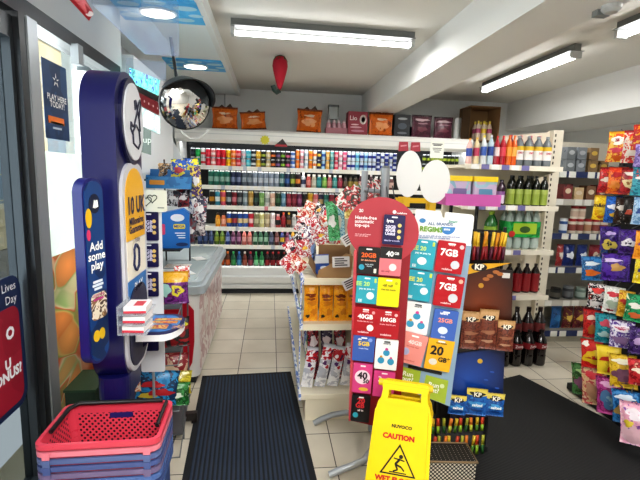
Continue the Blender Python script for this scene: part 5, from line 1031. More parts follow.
rbag(584, 309, 601, 338, 2.34, 'red bag with brown sweets at the left of the seventh row', ['#b01c24', '#c83030', '#8c141c', '#d84438'], [(.05, .3, .28, .16, '#a86c34'), (0, .72, .3, .08, '#f0d8c8')], tilt=-6)
rbag(596, 313, 614, 343, 2.33, 'teal sweet bag in the seventh row', ['#1c8090', '#2c98a8', '#146878', '#48b0bc'], [(.05, .68, .26, .12, '#c84860'), (0, .3, .3, .1, '#a8c8c8')], tilt=-6)
rbag(611, 320, 632, 348, 2.31, 'white and purple sweet bag in the seventh row', ['#c8c4dc', '#5c3c90', '#e0dcec', '#4c5ca8'], [(0, .72, .36, .12, '#e8e0e8'), (0, .72, .25, .06, '#b02c58'), (0, .3, .34, .14, '#8c6c98')], tilt=-6)
rbag(630, 327, 650, 355, 2.29, 'dark purple sweet bag at the right of the seventh row', ['#3c2464', '#54387c', '#2c184c', '#b0a0c8'], [(0, .5, .3, .12, '#b89cc8')], tilt=-4)
for px0, py0, px1, py1, X, lb, c_, q in ((583, 339, 602, 368, 2.33, 'red and yellow sweet bag at the left of the eighth row', ['#c02028', '#d83430', '#a81820'], [(.05, .38, .42, .24, '#ecc42c'), (.05, .38, .3, .06, '#b82420'), (-.25, .85, .16, .1, '#f0e8e0')]), (599, 345, 620, 375, 2.32, 'bright yellow sweet bag in the eighth row', ['#ecc824', '#f4d63c', '#dcb414'], [(0, .55, .34, .08, '#c83428'), (.1, .2, .16, .12, '#c02c28')]), (612, 354, 635, 388, 2.30, 'golden bag with purple jelly picture in the eighth row', ['#d8b024', '#e8c43c', '#c89c18', '#5c3c70'], [(0, .40, .34, .2, '#7c5068'), (0, .8, .34, .08, '#f0e8d0')]), (631, 359, 652, 386, 2.28, 'red sweet bag at the right of the eighth row', ['#b82430', '#d03c40', '#941824', '#e8c0a0'], [(0, .6, .3, .1, '#ecdcc8')])):
    rbag(px0, py0, px1, py1, X, lb, c_, q, tilt=-9)
rbag(573.5, 363, 591, 395, 2.33, 'green jelly sweet bag at the lower left of the rack', ['#3c6c38', '#588850', '#2c5028', '#a8705c'], [(0, .4, .3, .2, '#8c5c78'), (.1, .78, .3, .08, '#a8c888')], tilt=-9)
rbag(584, 368, 606, 405, 2.32, 'cream and red sweet bag in the bottom row', ['#c8a074', '#d8b890', '#b84c50', '#e0ccb0'], [(0, .82, .34, .09, '#c83440'), (0, .4, .32, .2, '#b88c70')], tilt=-9)
rbag(599, 377, 623, 415, 2.30, 'magenta bag with blue sweets in the bottom row', ['#a03078', '#b84890', '#842060', '#c868a8'], [(0, .42, .34, .24, '#5078a0'), (.05, .4, .2, .12, '#88a8b8'), (0, .82, .34, .07, '#e0a8d0')], tilt=-9)
rbag(615, 390, 638, 424, 2.28, 'blue sweet bag in the bottom row', ['#2c70b0', '#4088c4', '#1c5890', '#d8a848'], [(-.05, .4, .32, .2, '#b89858'), (0, .8, .34, .08, '#d8e4f0')], tilt=-9)
rbag(623, 402, 650, 446, 2.24, 'purple and pink marshmallow bag at the lower right corner of the rack', ['#6c3490', '#e8a8c0', '#f0c8d4', '#8c50a8'], [(0, .28, .42, .22, '#f0c4d0'), (-.2, .52, .14, .08, '#d8c040'), (.05, .75, .34, .12, '#f0e4ec')], tilt=-8, th=.07)
# ------------------------------------------------------------------ FREEZER on the left
fz = thing('chest_freezer', 'white chest freezer with grey sliding glass lid on the left of the aisle', 'freezer', (-.83, 3.24, 0))
FW, FL, FH = .30, 1.62, .76
body = MB(); body.prism(rrect(-FW, FW, 0, FL, .05, 5), 'z', .06, FH-.03); body.build('cabinet', mat('#e9e7e4', .35), fz)
MB().box(-FW+.03, FW-.03, .03, FL-.03, 0, .06).build('plinth', mat('#2a2c2f', .6), fz)
rim = MB(); rim.prism(rrect(-FW-.03, FW+.05, -.03, FL+.03, .07, 6), 'z', FH-.03, FH+.03); rim.prism(rrect(-FW+.0, FW+.02, .0, FL, .06, 6), 'z', FH+.03, FH+.06)
rim.build('lid_frame', mat('#a9b1b5', .35), fz, .006)
gl = mat('#b9c6c9', .08)
for y0, y1 in ((.05, .80), (.78, FL-.05)): MB().prism(rrect(-FW+.05, FW-.03, y0, y1, .03), 'z', FH+.0602, FH+.066).build('glass_lid', gl, fz)
MB().box(-.12, .14, .30, .335, FH+.067, FH+.085).build('lid_handle', mat('#e6e8e8', .4), fz)
MB().prism([(.05, .08), (FL-.05, .08), (FL-.05, FH-.07), (.05, FH-.07)], 'x', FW+.0005, FW+.002).build('ice_cream_picture', print_mat(['#dcc4c2', '#c9a0a2', '#e8dedb', '#b88a90', '#d8ccc8'], 5, 2, .3), fz)
MB().prism([(-.27, .08), (.20, .08), (.25, .18), (.268, .35), (.268, .60), (.22, .66), (-.27, .66)], 'y', -.004, -.0005).build('red_front_panel', mat('#b8142c', .35), fz)
MB().prism(rrect(-.06, .15, .45, .62, .02), 'z', FH+.0665, FH+.068).build('lid_sticker', print_mat(['#f0ece8', '#d8c8b8', '#e8e4e0', '#8a6a5a'], 20, 1, .4), fz)
for px, py, hx, lab in ((190, 273, '#3c6cb0', 'small blue card lying on the freezer lid'), (205, 262, '#d8d4cc', 'folded pale leaflet lying on the freezer lid')):
    c = at_height(px, py, FH+.07)
    o = MB().box(-.05, .05, -.07, .07, 0, .004).build('leaflet', print_mat([hx, '#f0f0ee', hx], 12, 1, .4)); o.matrix_world = placed((min(c.x, -.66), c.y+(.16 if py < 270 else 0), FH+.068 if py < 270 else FH+.069), R(30)); tag(o, lab, 'leaflet')
# blue box and snack tray standing on the freezer
c = at_depth(173, 249, 3.30)
t = thing('sweet_display_box', 'bright blue display box of sweets standing on the freezer', 'box', (c.x, 3.33, c.z), (0, 0, R(8)))
w, h = .115, .30
MB().prism([(-w, 0), (w, .0), (w, h*.9), (w*.6, h), (-w, h*.86)], 'y', 0, .12).build('box_body', mat('#1769b8', .35), t)
MB().prism(ell(.03, h*.78, .05, .028, 20), 'y', -.003, -.0005).build('printed_badge', mat('#d8dce8', .4), t)
MB().prism(rrect(.0, .085, h*.50, h*.62, .01), 'y', -.003, -.0005).build('yellow_panel', mat('#e8d030', .4), t); MB().prism(rrect(-.10, -.06, h*.35, h*.62, .01), 'y', -.003, -.0005).build('pink_panel', mat('#c83c70', .4), t)
text('MEGA', t, (.042, -.006, h*.56), .028, '#1c3c90', bold=.0006)
for k_ in range(3): MB().box(.01+.012*k_, .085, -.003, -.0005, h*(.38-.06*k_), h*(.40-.06*k_)).build('printed_line', mat('#e8eef4', .4), t)
MB().prism(ell(.06, h*.1, .045, .014, 18), 'y', -.003, -.0005).build('dark_badge', mat('#102c60', .4), t)

# wire rack of snacks in front of the freezer
wr = thing('wire_snack_rack', 'low black wire rack of snacks in front of the freezer', 'rack', (-.66, 2.70, 0), (0, 0, R(6)))
f_ = MB(); rx0, rx1, ry0, ry1 = -.20, .13, -.43, .25
for x_ in (rx0, rx1):
    for y_ in (ry0+.25, ry1): f_.tube([(x_, y_, 0), (x_, y_, .90)], .006, 6)
for z in (.05, .33, .60, .862): f_.tube([(rx0, ry0, z), (rx1, ry0, z), (rx1, ry1, z), (rx0, ry1, z)], .004, 6, closed=True)
f_.build('wire_frame', mat('#7a7d80', .45, .4), wr)
for z in (.05, .33, .60, .862): MB().box(rx0, rx1, ry0+(.22 if z < .1 else 0 if z < .5 else .18), ry1, z-.004, z+.004).build('wire_shelf', mat('#55585b', .5), wr)
MB().box(rx1, rx1+.07, -.02, .02, .02, .07).build('foot_bar', mat('#2a2422', .5), wr); MB().box(rx1+.035, rx1+.07, -.02, .02, 0, .03).build('foot', mat('#2a2422', .5), wr)
def rack_pt(px, py, Y): return at_depth(px, py, Y)
def lbag(px0, py0, px1, py1, Y, label, cols, badges=(), words=(), rz=10, tilt=0, rx=-8, th=.05, grp='snack bags on the low wire rack', sc=None, bands=()):
    b = at_depth((px0+px1)/2, py1, Y); t_ = at_depth((px0+px1)/2, py0, Y); w = at_depth(px1, py1, Y).x-at_depth(px0, py1, Y).x
    return bag('snack_bag', label, 'bag', placed(b, R(rz), R(rx), R(tilt)), w, t_.z-b.z, th, cols, badges, bands, words, grp, scale=sc)
lbag(160, 272, 189, 304, 2.50, 'purple sweet bag with yellow top on the upper wire rack', ['#5c1c68', '#7c3088', '#481454', '#8c2c4c'], [(-.28, .45, .16, .2, '#9cc8c0'), (.1, .42, .2, .17, '#e0d040'), (.1, .42, .1, .1, '#5c2070')], bands=[(.66, 1, '#e0a818')])
lbag(174, 266, 190, 279, 2.58, 'white and red sachet behind the purple sweet bag', ['#e8dcd8', '#d05050', '#f4eeec', '#c03838'], sc=40)
lbag(159, 318, 190, 347, 2.48, 'red and black striped snack bag low on the wire rack', ['#a82c30', '#2c2c2c', '#8c2428', '#d8c8b0'], [(.2, .75, .2, .14, '#c8c030')], sc=14)
lbag(158, 355, 189, 385, 2.46, 'red and cream biscuit bag on the lower wire rack', ['#a8383c', '#c8a890', '#8c2c34', '#d8c8b8'], [(-.1, .5, .3, .16, '#d8c0a8')], sc=16)
lbag(158, 372, 191, 394, 2.38, 'yellow snack bag lying on the lower wire rack', ['#c8b828', '#dccc44', '#a89818', '#e8e0a0'], [(.1, .5, .3, .12, '#8c7c20')], tilt=4)
lbag(157, 384, 189, 406, 2.32, 'green snack bag in front of the yellow one', ['#2c7434', '#40904c', '#1c5424', '#d0d8c0'], [(0, .5, .3, .1, '#d8e0d0')], tilt=4)
lbag(134, 372, 176, 405, 2.28, 'blue comic-print snack bag at the foot of the wire rack', ['#1c78b0', '#2c90c8', '#1c3c60', '#38a8d8'], [(-.12, .62, .26, .09, '#c02c34'), (.1, .4, .3, .1, '#b82830'), (-.2, .3, .2, .08, '#d8c040')], tilt=8)
lbag(126, 363, 141, 392, 2.25, 'orange and white snack bag squeezed beside the lottery stand', ['#d8702c', '#e8d8c8', '#e08840', '#f0e8e0'], sc=16)
# box rack of sweets beyond, at the till
def tray_front(px0, py0, px1, py1, Y, label, hx, txt=None, th=.10, extra=None):
    a = at_depth(px0, py1, Y); b = at_depth(px1, py1, Y); t_ = at_depth(px0, py0, Y)
    w = (b-a).length; h = t_.z-a.z
    t = thing('counter_display_box', label, 'display box', a, (0, 0, R(-4)))
    MB().box(0, w, 0, .006, 0, h).build('printed_front', print_mat(hx, 9, 1, .4), t)
    q = MB(); q.box(0, w, .006, th, 0, .006); q.box(0, .005, .006, th, 0, h*1.1); q.box(w-.005, w, .006, th, 0, h*1.1); q.box(0, w, th, th+.005, 0, h*1.6); q.build('tray_body', mat(hx[0], .5), t)
    if txt: MB().prism(rrect(w*.08, w*.42, h*.3, h*.7, .008), 'y', -.003, -.0005).build('orange_panel', mat(txt, .4), t)
    return t
cbx = c.z
cs = thing('counter_sweet_rack', 'black counter rack behind the freezer box holding sweets', 'rack', (at_depth(172, 230, 3.75).x, 3.78, 0))
f_ = MB()
for x_ in (-.11, .10):
    f_.tube([(x_, .22, FH+.069), (x_, .22, 1.74)], .008, 6)
f_.build('wire_frame', mat('#1d1f22', .5), cs)
MB().box(-.17, .16, -.51, .24, cbx-.014, cbx-.001).build('rack_shelf', mat('#1d1f22', .5), cs)
for z in (1.40, 1.56): MB().box(-.24, .21, -.02, .24, z-.006, z+.006).build('rack_shelf', mat('#1d1f22', .5), cs)
tray_front(146, 176, 191, 188, 3.62, 'blue counter tray with orange panel under the sweet bags', ['#2f6fa8', '#3c84bc', '#2460942'[:7]], '#e09a3c')
def cbag(px0, py0, px1, py1, Y, label, cols, badges=(), sc=None, tilt=0):
    return lbag(px0, py0, px1, py1, Y, label, cols, badges, rz=6, tilt=tilt, grp='sweet bags on the counter rack', sc=sc)
cbag(158, 163, 171, 178, 3.72, 'small white and brown packet standing in the counter tray', ['#dcd8d0', '#3c3434', '#c8a070', '#f0ece4'], sc=40)
cbag(171, 159, 187, 178, 3.70, 'yellow and blue sweet bag standing in the counter tray', ['#d8c828', '#2c58b0', '#e8dc50', '#c83c3c'], [(0, .4, .3, .16, '#b83c48')], sc=18)
cbag(183, 158, 199, 179, 3.72, 'blue and yellow sweet bag at the right of the counter tray', ['#2450a8', '#e0d030', '#3c6cc0', '#d8d8e0'], [(0, .4, .3, .2, '#d8cc3c')], sc=18)
for i, (px0, py0, px1, py1, cols, cn) in enumerate(((166, 190, 178, 206, ['#2c2c30', '#c8c8cc', '#3c3c44', '#803038'], 'black and grey'), (178, 189, 190, 207, ['#1c1c20', '#8c2c34', '#2c2c34', '#d8d4d4'], 'black and red'), (188, 190, 199, 214, ['#2c3c6c', '#dcdce4', '#4c5c8c', '#c0a0a8'], 'blue and white'), (192, 166, 203, 196, ['#c8a838', '#503870', '#e0c858', '#3c4c8c'], 'yellow and purple'), (192, 196, 206, 222, ['#8c3440', '#d8d0d0', '#3c3c50', '#b85c64'], 'maroon and white'), (193, 220, 206, 236, ['#702c38', '#c0b8b8', '#3c3440', '#984850'], 'dark maroon'), (184, 218, 195, 244, ['#28282c', '#585860', '#6c2830', '#1c1c20'], 'black'))):
    cbag(px0, py0, px1, py1, 3.66+.03*(i % 3), f'{cn} sweet bag hanging on the counter rack', cols, [(0, .5, .3, .14, '#dcd8d8')], sc=24, tilt=(-1)**i*5)

# ------------------------------------------------------------------ LOTTERY PLAY STATION
blue = mat('#141552', .32, coat=.2); blue_d = mat('#101140', .35); wht_m = mat('#c9cad2', .35)
lx0, lx1, ly0, ly1 = -.70, -.575, 1.72, 2.04
lt = thing('lottery_stand', 'tall blue lottery play stand with rounded top and white front', 'stand', (0, 0, 0))
zt = at_depth(95, 62, 1.72).z; zb = .76
MB().prism(rrect(ly0, ly1, zb, zt, .155, 10), 'x', lx0, lx1, smooth=True).build('pylon', blue, lt, .006)
face = MB(); face.prism(rrect(ly0+.012, ly1-.0, zb+.03, zt-.355, .12, 10), 'x', lx1, lx1+.012); face.build('white_trim', wht_m, lt)
MB().prism(rrect(ly0+.035, ly1-.03, zb+.05, 1.16, .10, 10), 'x', lx1+.012, lx1+.016).build('dark_lower_panel', blue_d, lt)
cyy = (ly0+ly1)/2+.01; zc = zt-.19
MB().prism(ell(cyy, zc, .140, .172, 40), 'x', lx1, lx1+.014).build('emblem_rim', blue_d, lt)
MB().prism(ell(cyy, zc, .122, .153, 40), 'x', lx1+.014, lx1+.020).build('emblem_disc', mat('#dfe2e8', .35), lt)
em = MB(); xx = lx1+.022
em.tube([(xx, cyy+.02, zc-.10), (xx, cyy-.03, zc-.085), (xx, cyy-.035, zc-.04), (xx, cyy+.01, zc-.01), (xx, cyy+.05, zc-.03), (xx, cyy+.06, zc-.08), (xx, cyy+.03, zc-.105)], .0042, 6)
em.tube([(xx, cyy-.02, zc-.02), (xx, cyy+.02, zc+.03), (xx, cyy+.055, zc+.085), (xx, cyy+.075, zc+.10), (xx, cyy+.08, zc+.08), (xx, cyy+.05, zc+.02)], .004, 6)
em.tube([(xx, cyy+.065, zc-.03), (xx, cyy+.055, zc+.02), (xx, cyy+.03, zc+.06), (xx, cyy+.015, zc+.09), (xx, cyy+.0, zc+.085), (xx, cyy+.005, zc+.05)], .004, 6)
em.tube([(xx, cyy-.035, zc-.05), (xx, cyy-.06, zc-.03), (xx, cyy-.055, zc-.005), (xx, cyy-.03, zc-.02)], .004, 6)
em.build('crossed_fingers_emblem', mat('#23233c', .4), lt)
# yellow arch poster and panels below it
ya = lx1+.014
arch0 = at_side(115, 200, lx1); 
yz0, yz1 = 1.36, zt-.375
ap = [(ly0+.04, yz0), (ly1-.03, yz0), (ly1-.03, yz1-.12)]+[((ly0+ly1)/2+.005+.125*math.cos(R(15*i)), yz1-.12+.12*math.sin(R(15*i))) for i in range(1, 12)]+[(ly0+.04, yz1-.12)]
MB().prism(ap, 'x', lx1+.012, ya).build('yellow_arch_sheet', mat('#f0b41c', .4), lt)
text('10 UK', lt, (ya+.002, cyy, yz1-.155), .098, '#2a2450', TXR, bold=.003, sx=.9); text('Millionaires\nGuaranteed', lt, (ya+.002, cyy, yz1-.235), .042, '#2a2450', TXR, bold=.0012); text('Friday', lt, (ya+.002, cyy, yz1-.30), .03, '#4a3a50', TXR)
MB().prism([(ly0+.04, 1.20), (ly1-.03, 1.20), (ly1-.03, 1.355), (ly0+.04, 1.355)], 'x', lx1+.012, ya).build('cream_sheet', print_mat(['#e6ddc8', '#eee8da', '#d8cfb8'], 6, 1, .5), lt)
sw_ = MB(); sw_.tube([(ya+.001, cyy-.02+.035*math.cos(t_*.6)*(1+.25*math.sin(t_*2.2)), 1.28+.055*math.sin(t_*.6)) for t_ in range(11)], .007, 6, closed=True); sw_.build('navy_rosette_print', mat('#1c2450', .5), lt)
MB().prism([(ly0+.04, 1.03), (ly1-.03, 1.03), (ly1-.03, 1.195), (ly0+.04, 1.195)], 'x', lx1+.012, ya).build('blue_sheet', mat('#2c74b8', .4), lt)
text('PLAY', lt, (ya+.002, cyy, 1.155), .05, '#ffffff', TXR, bold=.001)
MB().prism(ell(ly0+.10, 1.06, .05, .05, 16), 'x', ya, ya+.001).build('red_badge', mat('#c82838', .4), lt)
nk = MB(); nk.prism(rrect(-.06, .065, -.13, .10, .05), 'z', .70, .80); nk.build('neck_block', blue, lt); bpy.data.objects[nk and 'neck_block'].location = ((lx0+lx1)/2, (ly0+ly1)/2-.02, 0)
pl = MB().prism(rrect(-.045, .045, -.05, .05, .02), 'z', .02, .71).build('pole', blue, lt); pl.location = ((lx0+lx1)/2, (ly0+ly1)/2-.02, 0)
pb = MB().prism(rrect(-.16, .16, -.10, .2, .04), 'z', 0, .02).build('floor_plate', blue_d, lt); pb.location = ((lx0+lx1)/2, (ly0+ly1)/2, 0)
# slim side panel reading Add some play
sp0 = at_depth(88, 270, 1.62)
zl0, zl1 = at_depth(88, 362, 1.62).z, at_depth(88, 178, 1.62).z
spn = Matrix.Translation((sp0.x+.028, 1.62, 0)) @ Matrix.Rotation(R(76), 4, 'Z')
def sidepart(mb, nm, m, bev=0): o = mb.build(nm, m, lt, bev); o.matrix_basis = spn; return o
sidepart(MB().prism(rrect(-.058, .058, zl0, zl1, .052, 8), 'y', -.001, .036, smooth=True), 'side_panel', mat('#1c1d68', .32, coat=.2), .004)
sidepart(MB().prism(rrect(-.050, .050, zl0+.010, zl1-.010, .046, 8), 'y', -.0045, -.001), 'side_panel_face', print_mat(['#12386e', '#164480', '#103060', '#1c5090'], 3, 4, .35), 0)
def sidetext(s, x, z, size, hx, b=.001):
    o = text(s, lt, (0, 0, 0), size, hx, bold=b); o.matrix_basis = spn @ Matrix.Translation((x, -.006, z)) @ Matrix.Rotation(R(90), 4, 'X')
sidetext('Add\nsome\nplay', 0, zl1-.28, .044, '#ffffff'); 
for z_, w_, c_ in ((.375, .026, '#dfe6f0'), (.388, .03, '#dfe6f0'), (.401, .022, '#dfe6f0'), (.425, .032, '#d83c9c'), (.44, .03, '#d83c9c')): sidepart(MB().prism(rrect(-w_, w_, zl1-z_-.0045, zl1-z_+.0045, .002), 'y', -.0062, -.0045), 'printed_line', mat(c_, .4))
for x, z, rx, rz_, hx, nm in ((0, zl1-.09, .03, .035, '#101c3c', 'dark_emblem'), (-.034, zl1-.14, .016, .035, '#e8b820', 'yellow_blob'), (-.038, zl1-.2, .01, .02, '#d83c6c', 'pink_blob'), (-.02, zl0+.11, .018, .022, '#e8c020', 'yellow_dot'), (.012, zl0+.11, .016, .022, '#e8c020', 'yellow_dot')): sidepart(MB().prism(ell(x, z, rx, rz_, 18), 'y', -.0062, -.0045), nm, mat(hx, .4))
sidepart(MB().tube([(-.008, -.008, zl1-.105), (-.004, -.008, zl1-.08), (.0, -.008, zl1-.105), (.012, -.008, zl1-.1), (.008, -.008, zl1-.078)], .004, 6), 'crossed_fingers_print', mat('#ffffff', .4))
sidepart(MB().prism(rrect(-.042, .046, zl0+.17, zl0+.27, .02), 'y', -.0062, -.0045), 'photo_print', print_mat(['#c8a070', '#8c6848', '#e8dcc8', '#503828', '#e0b890'], 24, 1, .4))
# writing shelf with play slip mat
ts = thing('play_shelf', 'round-ended play slip shelf with printed blue and red top', 'shelf', (0, 0, 0))
zs = .965
prf = [(-.555, 1.80), (-.455, 1.80)]+[(-.455+.075*math.cos(R(-90+18*i)), 1.93+.13*math.sin(R(-90+18*i))) for i in range(1, 10)]+[(-.455, 2.06), (-.545, 2.06)]
MB().prism(prf, 'z', zs-.035, zs-.006).build('shelf_edge', mat('#eef0f4', .35), ts, .004); MB().prism(prf, 'z', zs-.006, zs).build('shelf_top', mat('#23245c', .35), ts)
inn = [(-.50+(x+.50)*.85, 1.93+(y-1.93)*.82) for x, y in prf]
MB().prism(inn, 'z', zs, zs+.001).build('printed_mat', print_mat(['#2c6cb8', '#3c84cc', '#245ca0'], 5, 2, .3), ts)
for x0, x1, y0, y1, hx in ((-.54, -.44, 1.855, 1.905, '#c02c40'), (-.53, -.41, 1.925, 1.955, '#e07028'), (-.52, -.40, 1.965, 1.995, '#c8304c'), (-.42, -.37, 1.86, 1.90, '#5c3c90')): MB().box(x0, x1, y0, y1, zs+.001, zs+.0018).build('printed_block', print_mat([hx, '#e8c060', hx, hx], 40, 2, .3), ts)
MB().prism([(-.553, zs-.035), (-.48, zs-.035), (-.553, zs-.10)], 'y', 1.90, 1.93).build('shelf_bracket', blue_d, ts)
# play slip holder with stacked booklets
hz0 = 1.035
hd = thing('slip_holder', 'clear wire slip holder stepped beside the yellow poster', 'holder', (-.528, 1.60, hz0))
q = MB()
for k in range(3): q.box(-.028, .075, -.0, .14, .038*k, .038*k+.002)
q.box(-.028, -.024, 0, .14, 0, .11); q.build('holder_shelves', mat('#c8d0d8', .15, alpha=.35), hd)
for k in range(3):
    o = MB().box(-.04, .04, -.05, .05, 0, .024).build('play_slip_pile', mat('#efe9ea', .5)); o.matrix_world = placed((-.503+.002*k, 1.67, hz0+.038*k+.003), R(3*k-4)); tag(o, f'pile of white and red play slips in the slip holder, {ORD[k]} level up', 'play slips', 'play slip piles in the slip holder')
    q = MB(); q.box(-.04, .04, -.051, -.05, .0, .009); q.box(-.01, .025, -.03, .03, .024, .0245); q.build('red_print', mat('#c83848', .5), o)
# strip board with navy SIM packs and a gift card, behind the play station
bd0 = thing('hanging_strip_board', 'white vertical strip board hung with navy SIM packs', 'display board', (at_depth(150, 280, 2.16).x, 2.16, 0))
zt2, zb2 = at_depth(150, 200, 2.16).z, at_depth(150, 372, 2.16).z
MB().prism(rrect(-.055, .062, zb2, zt2, .01), 'y', 0, .006).build('board_panel', mat('#e9ebee', .5), bd0)
MB().tube([(.0, .014, 0), (.0, .014, zt2)], .008, 6).build('support_rod', grey_tube, bd0); MB().prism(rrect(-.05, .05, -.04, .05, .03), 'z', 0, .012).build('foot', mat('#2a2c30', .5), bd0)
for k, (pt, pb_) in enumerate(((212, 240.5), (243.5, 267), (272, 296.5), (335, 351))):
    a = at_depth(149.5, pb_, 2.145); b = at_depth(149.5, pt, 2.145); w = (at_depth(159, pt, 2.145).x-at_depth(140.5, pt, 2.145).x)/2; h = b.z-a.z
    t = thing('sim_card_pack', f'navy SIM pack with yellow dots on the white strip board, {ORD[k]} from the top', 'SIM card pack', a, group='navy SIM packs on the strip board')
    MB().prism(rrect(-w, w, 0, h, .005), 'y', 0, .010).build('card', mat('#201c4c', .3), t); MB().prism(rrect(-.012, .012, h*.9, h*.95, .003), 'y', -.001, 0).build('hang_slot', mat('#f0f0f0', .5), t)
    if k < 3:
        for q in range(3): MB().prism(ell(w*.55, h*(.68-.2*q), .009, .009, 14), 'y', -.0015, -.0002).build('printed_badge', mat('#e0c070', .4), t)
        text('20GB\n40GB\n60GB', t, (-w*.25, -.003, h*.5), .024, '#dcd8f0', bold=.0006)
a = at_depth(152, 201, 2.12)
t = thing('gift_card_sign', 'cream card sign with linked heart outline above the navy SIM packs', 'card', (a.x, 2.125, a.z), (0, 0, R(3)))
w, h = (at_depth(166, 201, 2.12).x-at_depth(137, 201, 2.12).x)/2, .052
MB().prism(rrect(-w, w, -h, h, .012), 'y', 0, .004).build('card', mat('#e2e6d8', .45), t)
ht = MB()
for ox, oz, s in ((-.028, .0, .7), (.0, .012, .6)):
    ht.tube([(ox+s*.0022*16*math.sin(a_)**3, -.001, oz+s*.0022*(13*math.cos(a_)-5*math.cos(2*a_)-2*math.cos(3*a_)-math.cos(4*a_))) for a_ in [2*math.pi*i/22 for i in range(22)]], .0022, 5, closed=True)
ht.build('heart_outline', mat('#2a3a34', .5), t); MB().box(w*.35, w*.8, -.001, 0, -h*.66, -h*.58).build('printed_line', mat('#5a6a64', .4), t)

# ------------------------------------------------------------------ SHOPPING BASKETS
def basket_mesh(w, d, h, taper=.86, holes=True):
    """open basket; rim at z = 0, walls go down to -h"""
    mb = MB(); th = .004
    top = rrect(-w/2, w/2, -d/2, d/2, .03, 4); bot = [(x*taper, y*taper) for x, y in top]; n = len(top)
    lip = [(x*1.05, y*1.07) for x, y in top]
    vs = [(x, y, 0) for x, y in top]+[(x, y, -h) for x, y in bot]+[(x*.985, y*.98, 0) for x, y in top]+[(x*.985, y*.98, -h+th) for x, y in bot]+[(x, y, .0) for x, y in lip]+[(x, y, -.02) for x, y in lip]
    F = []
    for i in range(n):
        j = (i+1) % n
        F += [(i, j, n+j, n+i)[::-1], (2*n+i, 2*n+j, 3*n+j, 3*n+i), (4*n+i, 4*n+j, j, i)[::-1], (5*n+i, 5*n+j, 4*n+j, 4*n+i)[::1], (i, j, 2*n+j, 2*n+i)]
    F.append(tuple(n+i for i in range(n))[::-1]); F.append(tuple(3*n+i for i in range(n)))
    mb.add(vs, F, 0, False)
    return mb
BW, BD, BH = .395, .255, .215
RIM = .708
bc = Vector((-.588, 1.578, RIM)); brz = R(1.5)
# stacked lower baskets show only their rims
cols = ['#d8566a', '#33437c', '#3a4a86', '#4a3f66', '#2f4a8c', '#3a5596', '#31457e', '#3a4a86']
def stacked(k):
    z = RIM-.028*k
    lab = {0: 'red shopping basket with punched holes on top of the stack'}.get(k, f'{("pale red" if k == 0 else "blue")} shopping basket in the stack, {ORD[k]} rim from the top')
    t = thing('shopping_basket', lab, 'basket', (bc.x, bc.y, z), (0, 0, brz), 'stacked shopping baskets')
    return t
def hole_mat(hx, dark):
    m = bpy.data.materials.new('punched_plastic'); m.use_nodes = True
    n = m.node_tree.nodes; l = m.node_tree.links; b = n['Principled BSDF']; b.inputs['Roughness'].default_value = .35
    tc = n.new('ShaderNodeTexCoord'); sx_ = n.new('ShaderNodeSeparateXYZ'); cb = n.new('ShaderNodeCombineXYZ'); vo = n.new('ShaderNodeTexVoronoi'); cr = n.new('ShaderNodeValToRGB'); mp = n.new('ShaderNodeMapping')
    ad = n.new('ShaderNodeMath'); l.new(tc.outputs['Object'], sx_.inputs['Vector']); l.new(sx_.outputs['X'], ad.inputs[0]); l.new(sx_.outputs['Y'], ad.inputs[1])
    l.new(ad.outputs[0], cb.inputs['X']); l.new(sx_.outputs['Z'], cb.inputs['Y']); mp.inputs['Rotation'].default_value = (0, 0, R(45)); l.new(cb.outputs[0], mp.inputs['Vector'])
    vo.voronoi_dimensions = '2D'; vo.inputs['Randomness'].default_value = 0; vo.inputs['Scale'].default_value = 62; l.new(mp.outputs['Vector'], vo.inputs['Vector'])
    cr.color_ramp.interpolation = 'CONSTANT'; cr.color_ramp.elements[0].color = lin(dark); cr.color_ramp.elements[1].color = lin(hx); cr.color_ramp.elements[1].position = .30
    l.new(vo.outputs['Distance'], cr.inputs['Fac']); l.new(cr.outputs['Color'], b.inputs['Base Color'])
    return m
t0 = stacked(0)
basket_mesh(BW, BD, BH).build('basket_body', mat('#d4485c', .3), t0)
inner = MB(); yb = BD/2*.98; 
inner.add([(-.165, yb*.975, -.035), (.165, yb*.975, -.035), (.148, yb*.878, -.18), (-.148, yb*.878, -.18)], [(0, 1, 2, 3), ])
inner.add([(-.187, -.09, -.03), (-.187, .09, -.03), (-.167, .08, -.18), (-.167, -.08, -.18)], [(0, 1, 2, 3)]); inner.add([(.187, -.09, -.03), (.187, .09, -.03), (.167, .08, -.18), (.167, -.08, -.18)], [(3, 2, 1, 0)])
inner.build('punched_lining', hole_mat('#d84c60', '#3c1420'), t0)
MB().prism(rrect(-.04, .05, -.058, -.035, .008), 'y', yb*.945, yb*.955).build('handle_slot', mat('#25246c', .5), t0)
hb = MB(); yh = BD/2-.012; hb.tube([(-BW/2+.02, yh-.18, .006), (-BW/2+.022, yh-.03, .010), (-BW/2+.05, yh, .012), (BW/2-.03, yh, .012)], .0085, 8); hb.tube([(BW/2-.014, -.06, .008), (BW/2-.014, yh-.01, .010)], .0075, 8)
hb.build('black_handle', mat('#1c1b1e', .45), t0)
lowmesh = {}
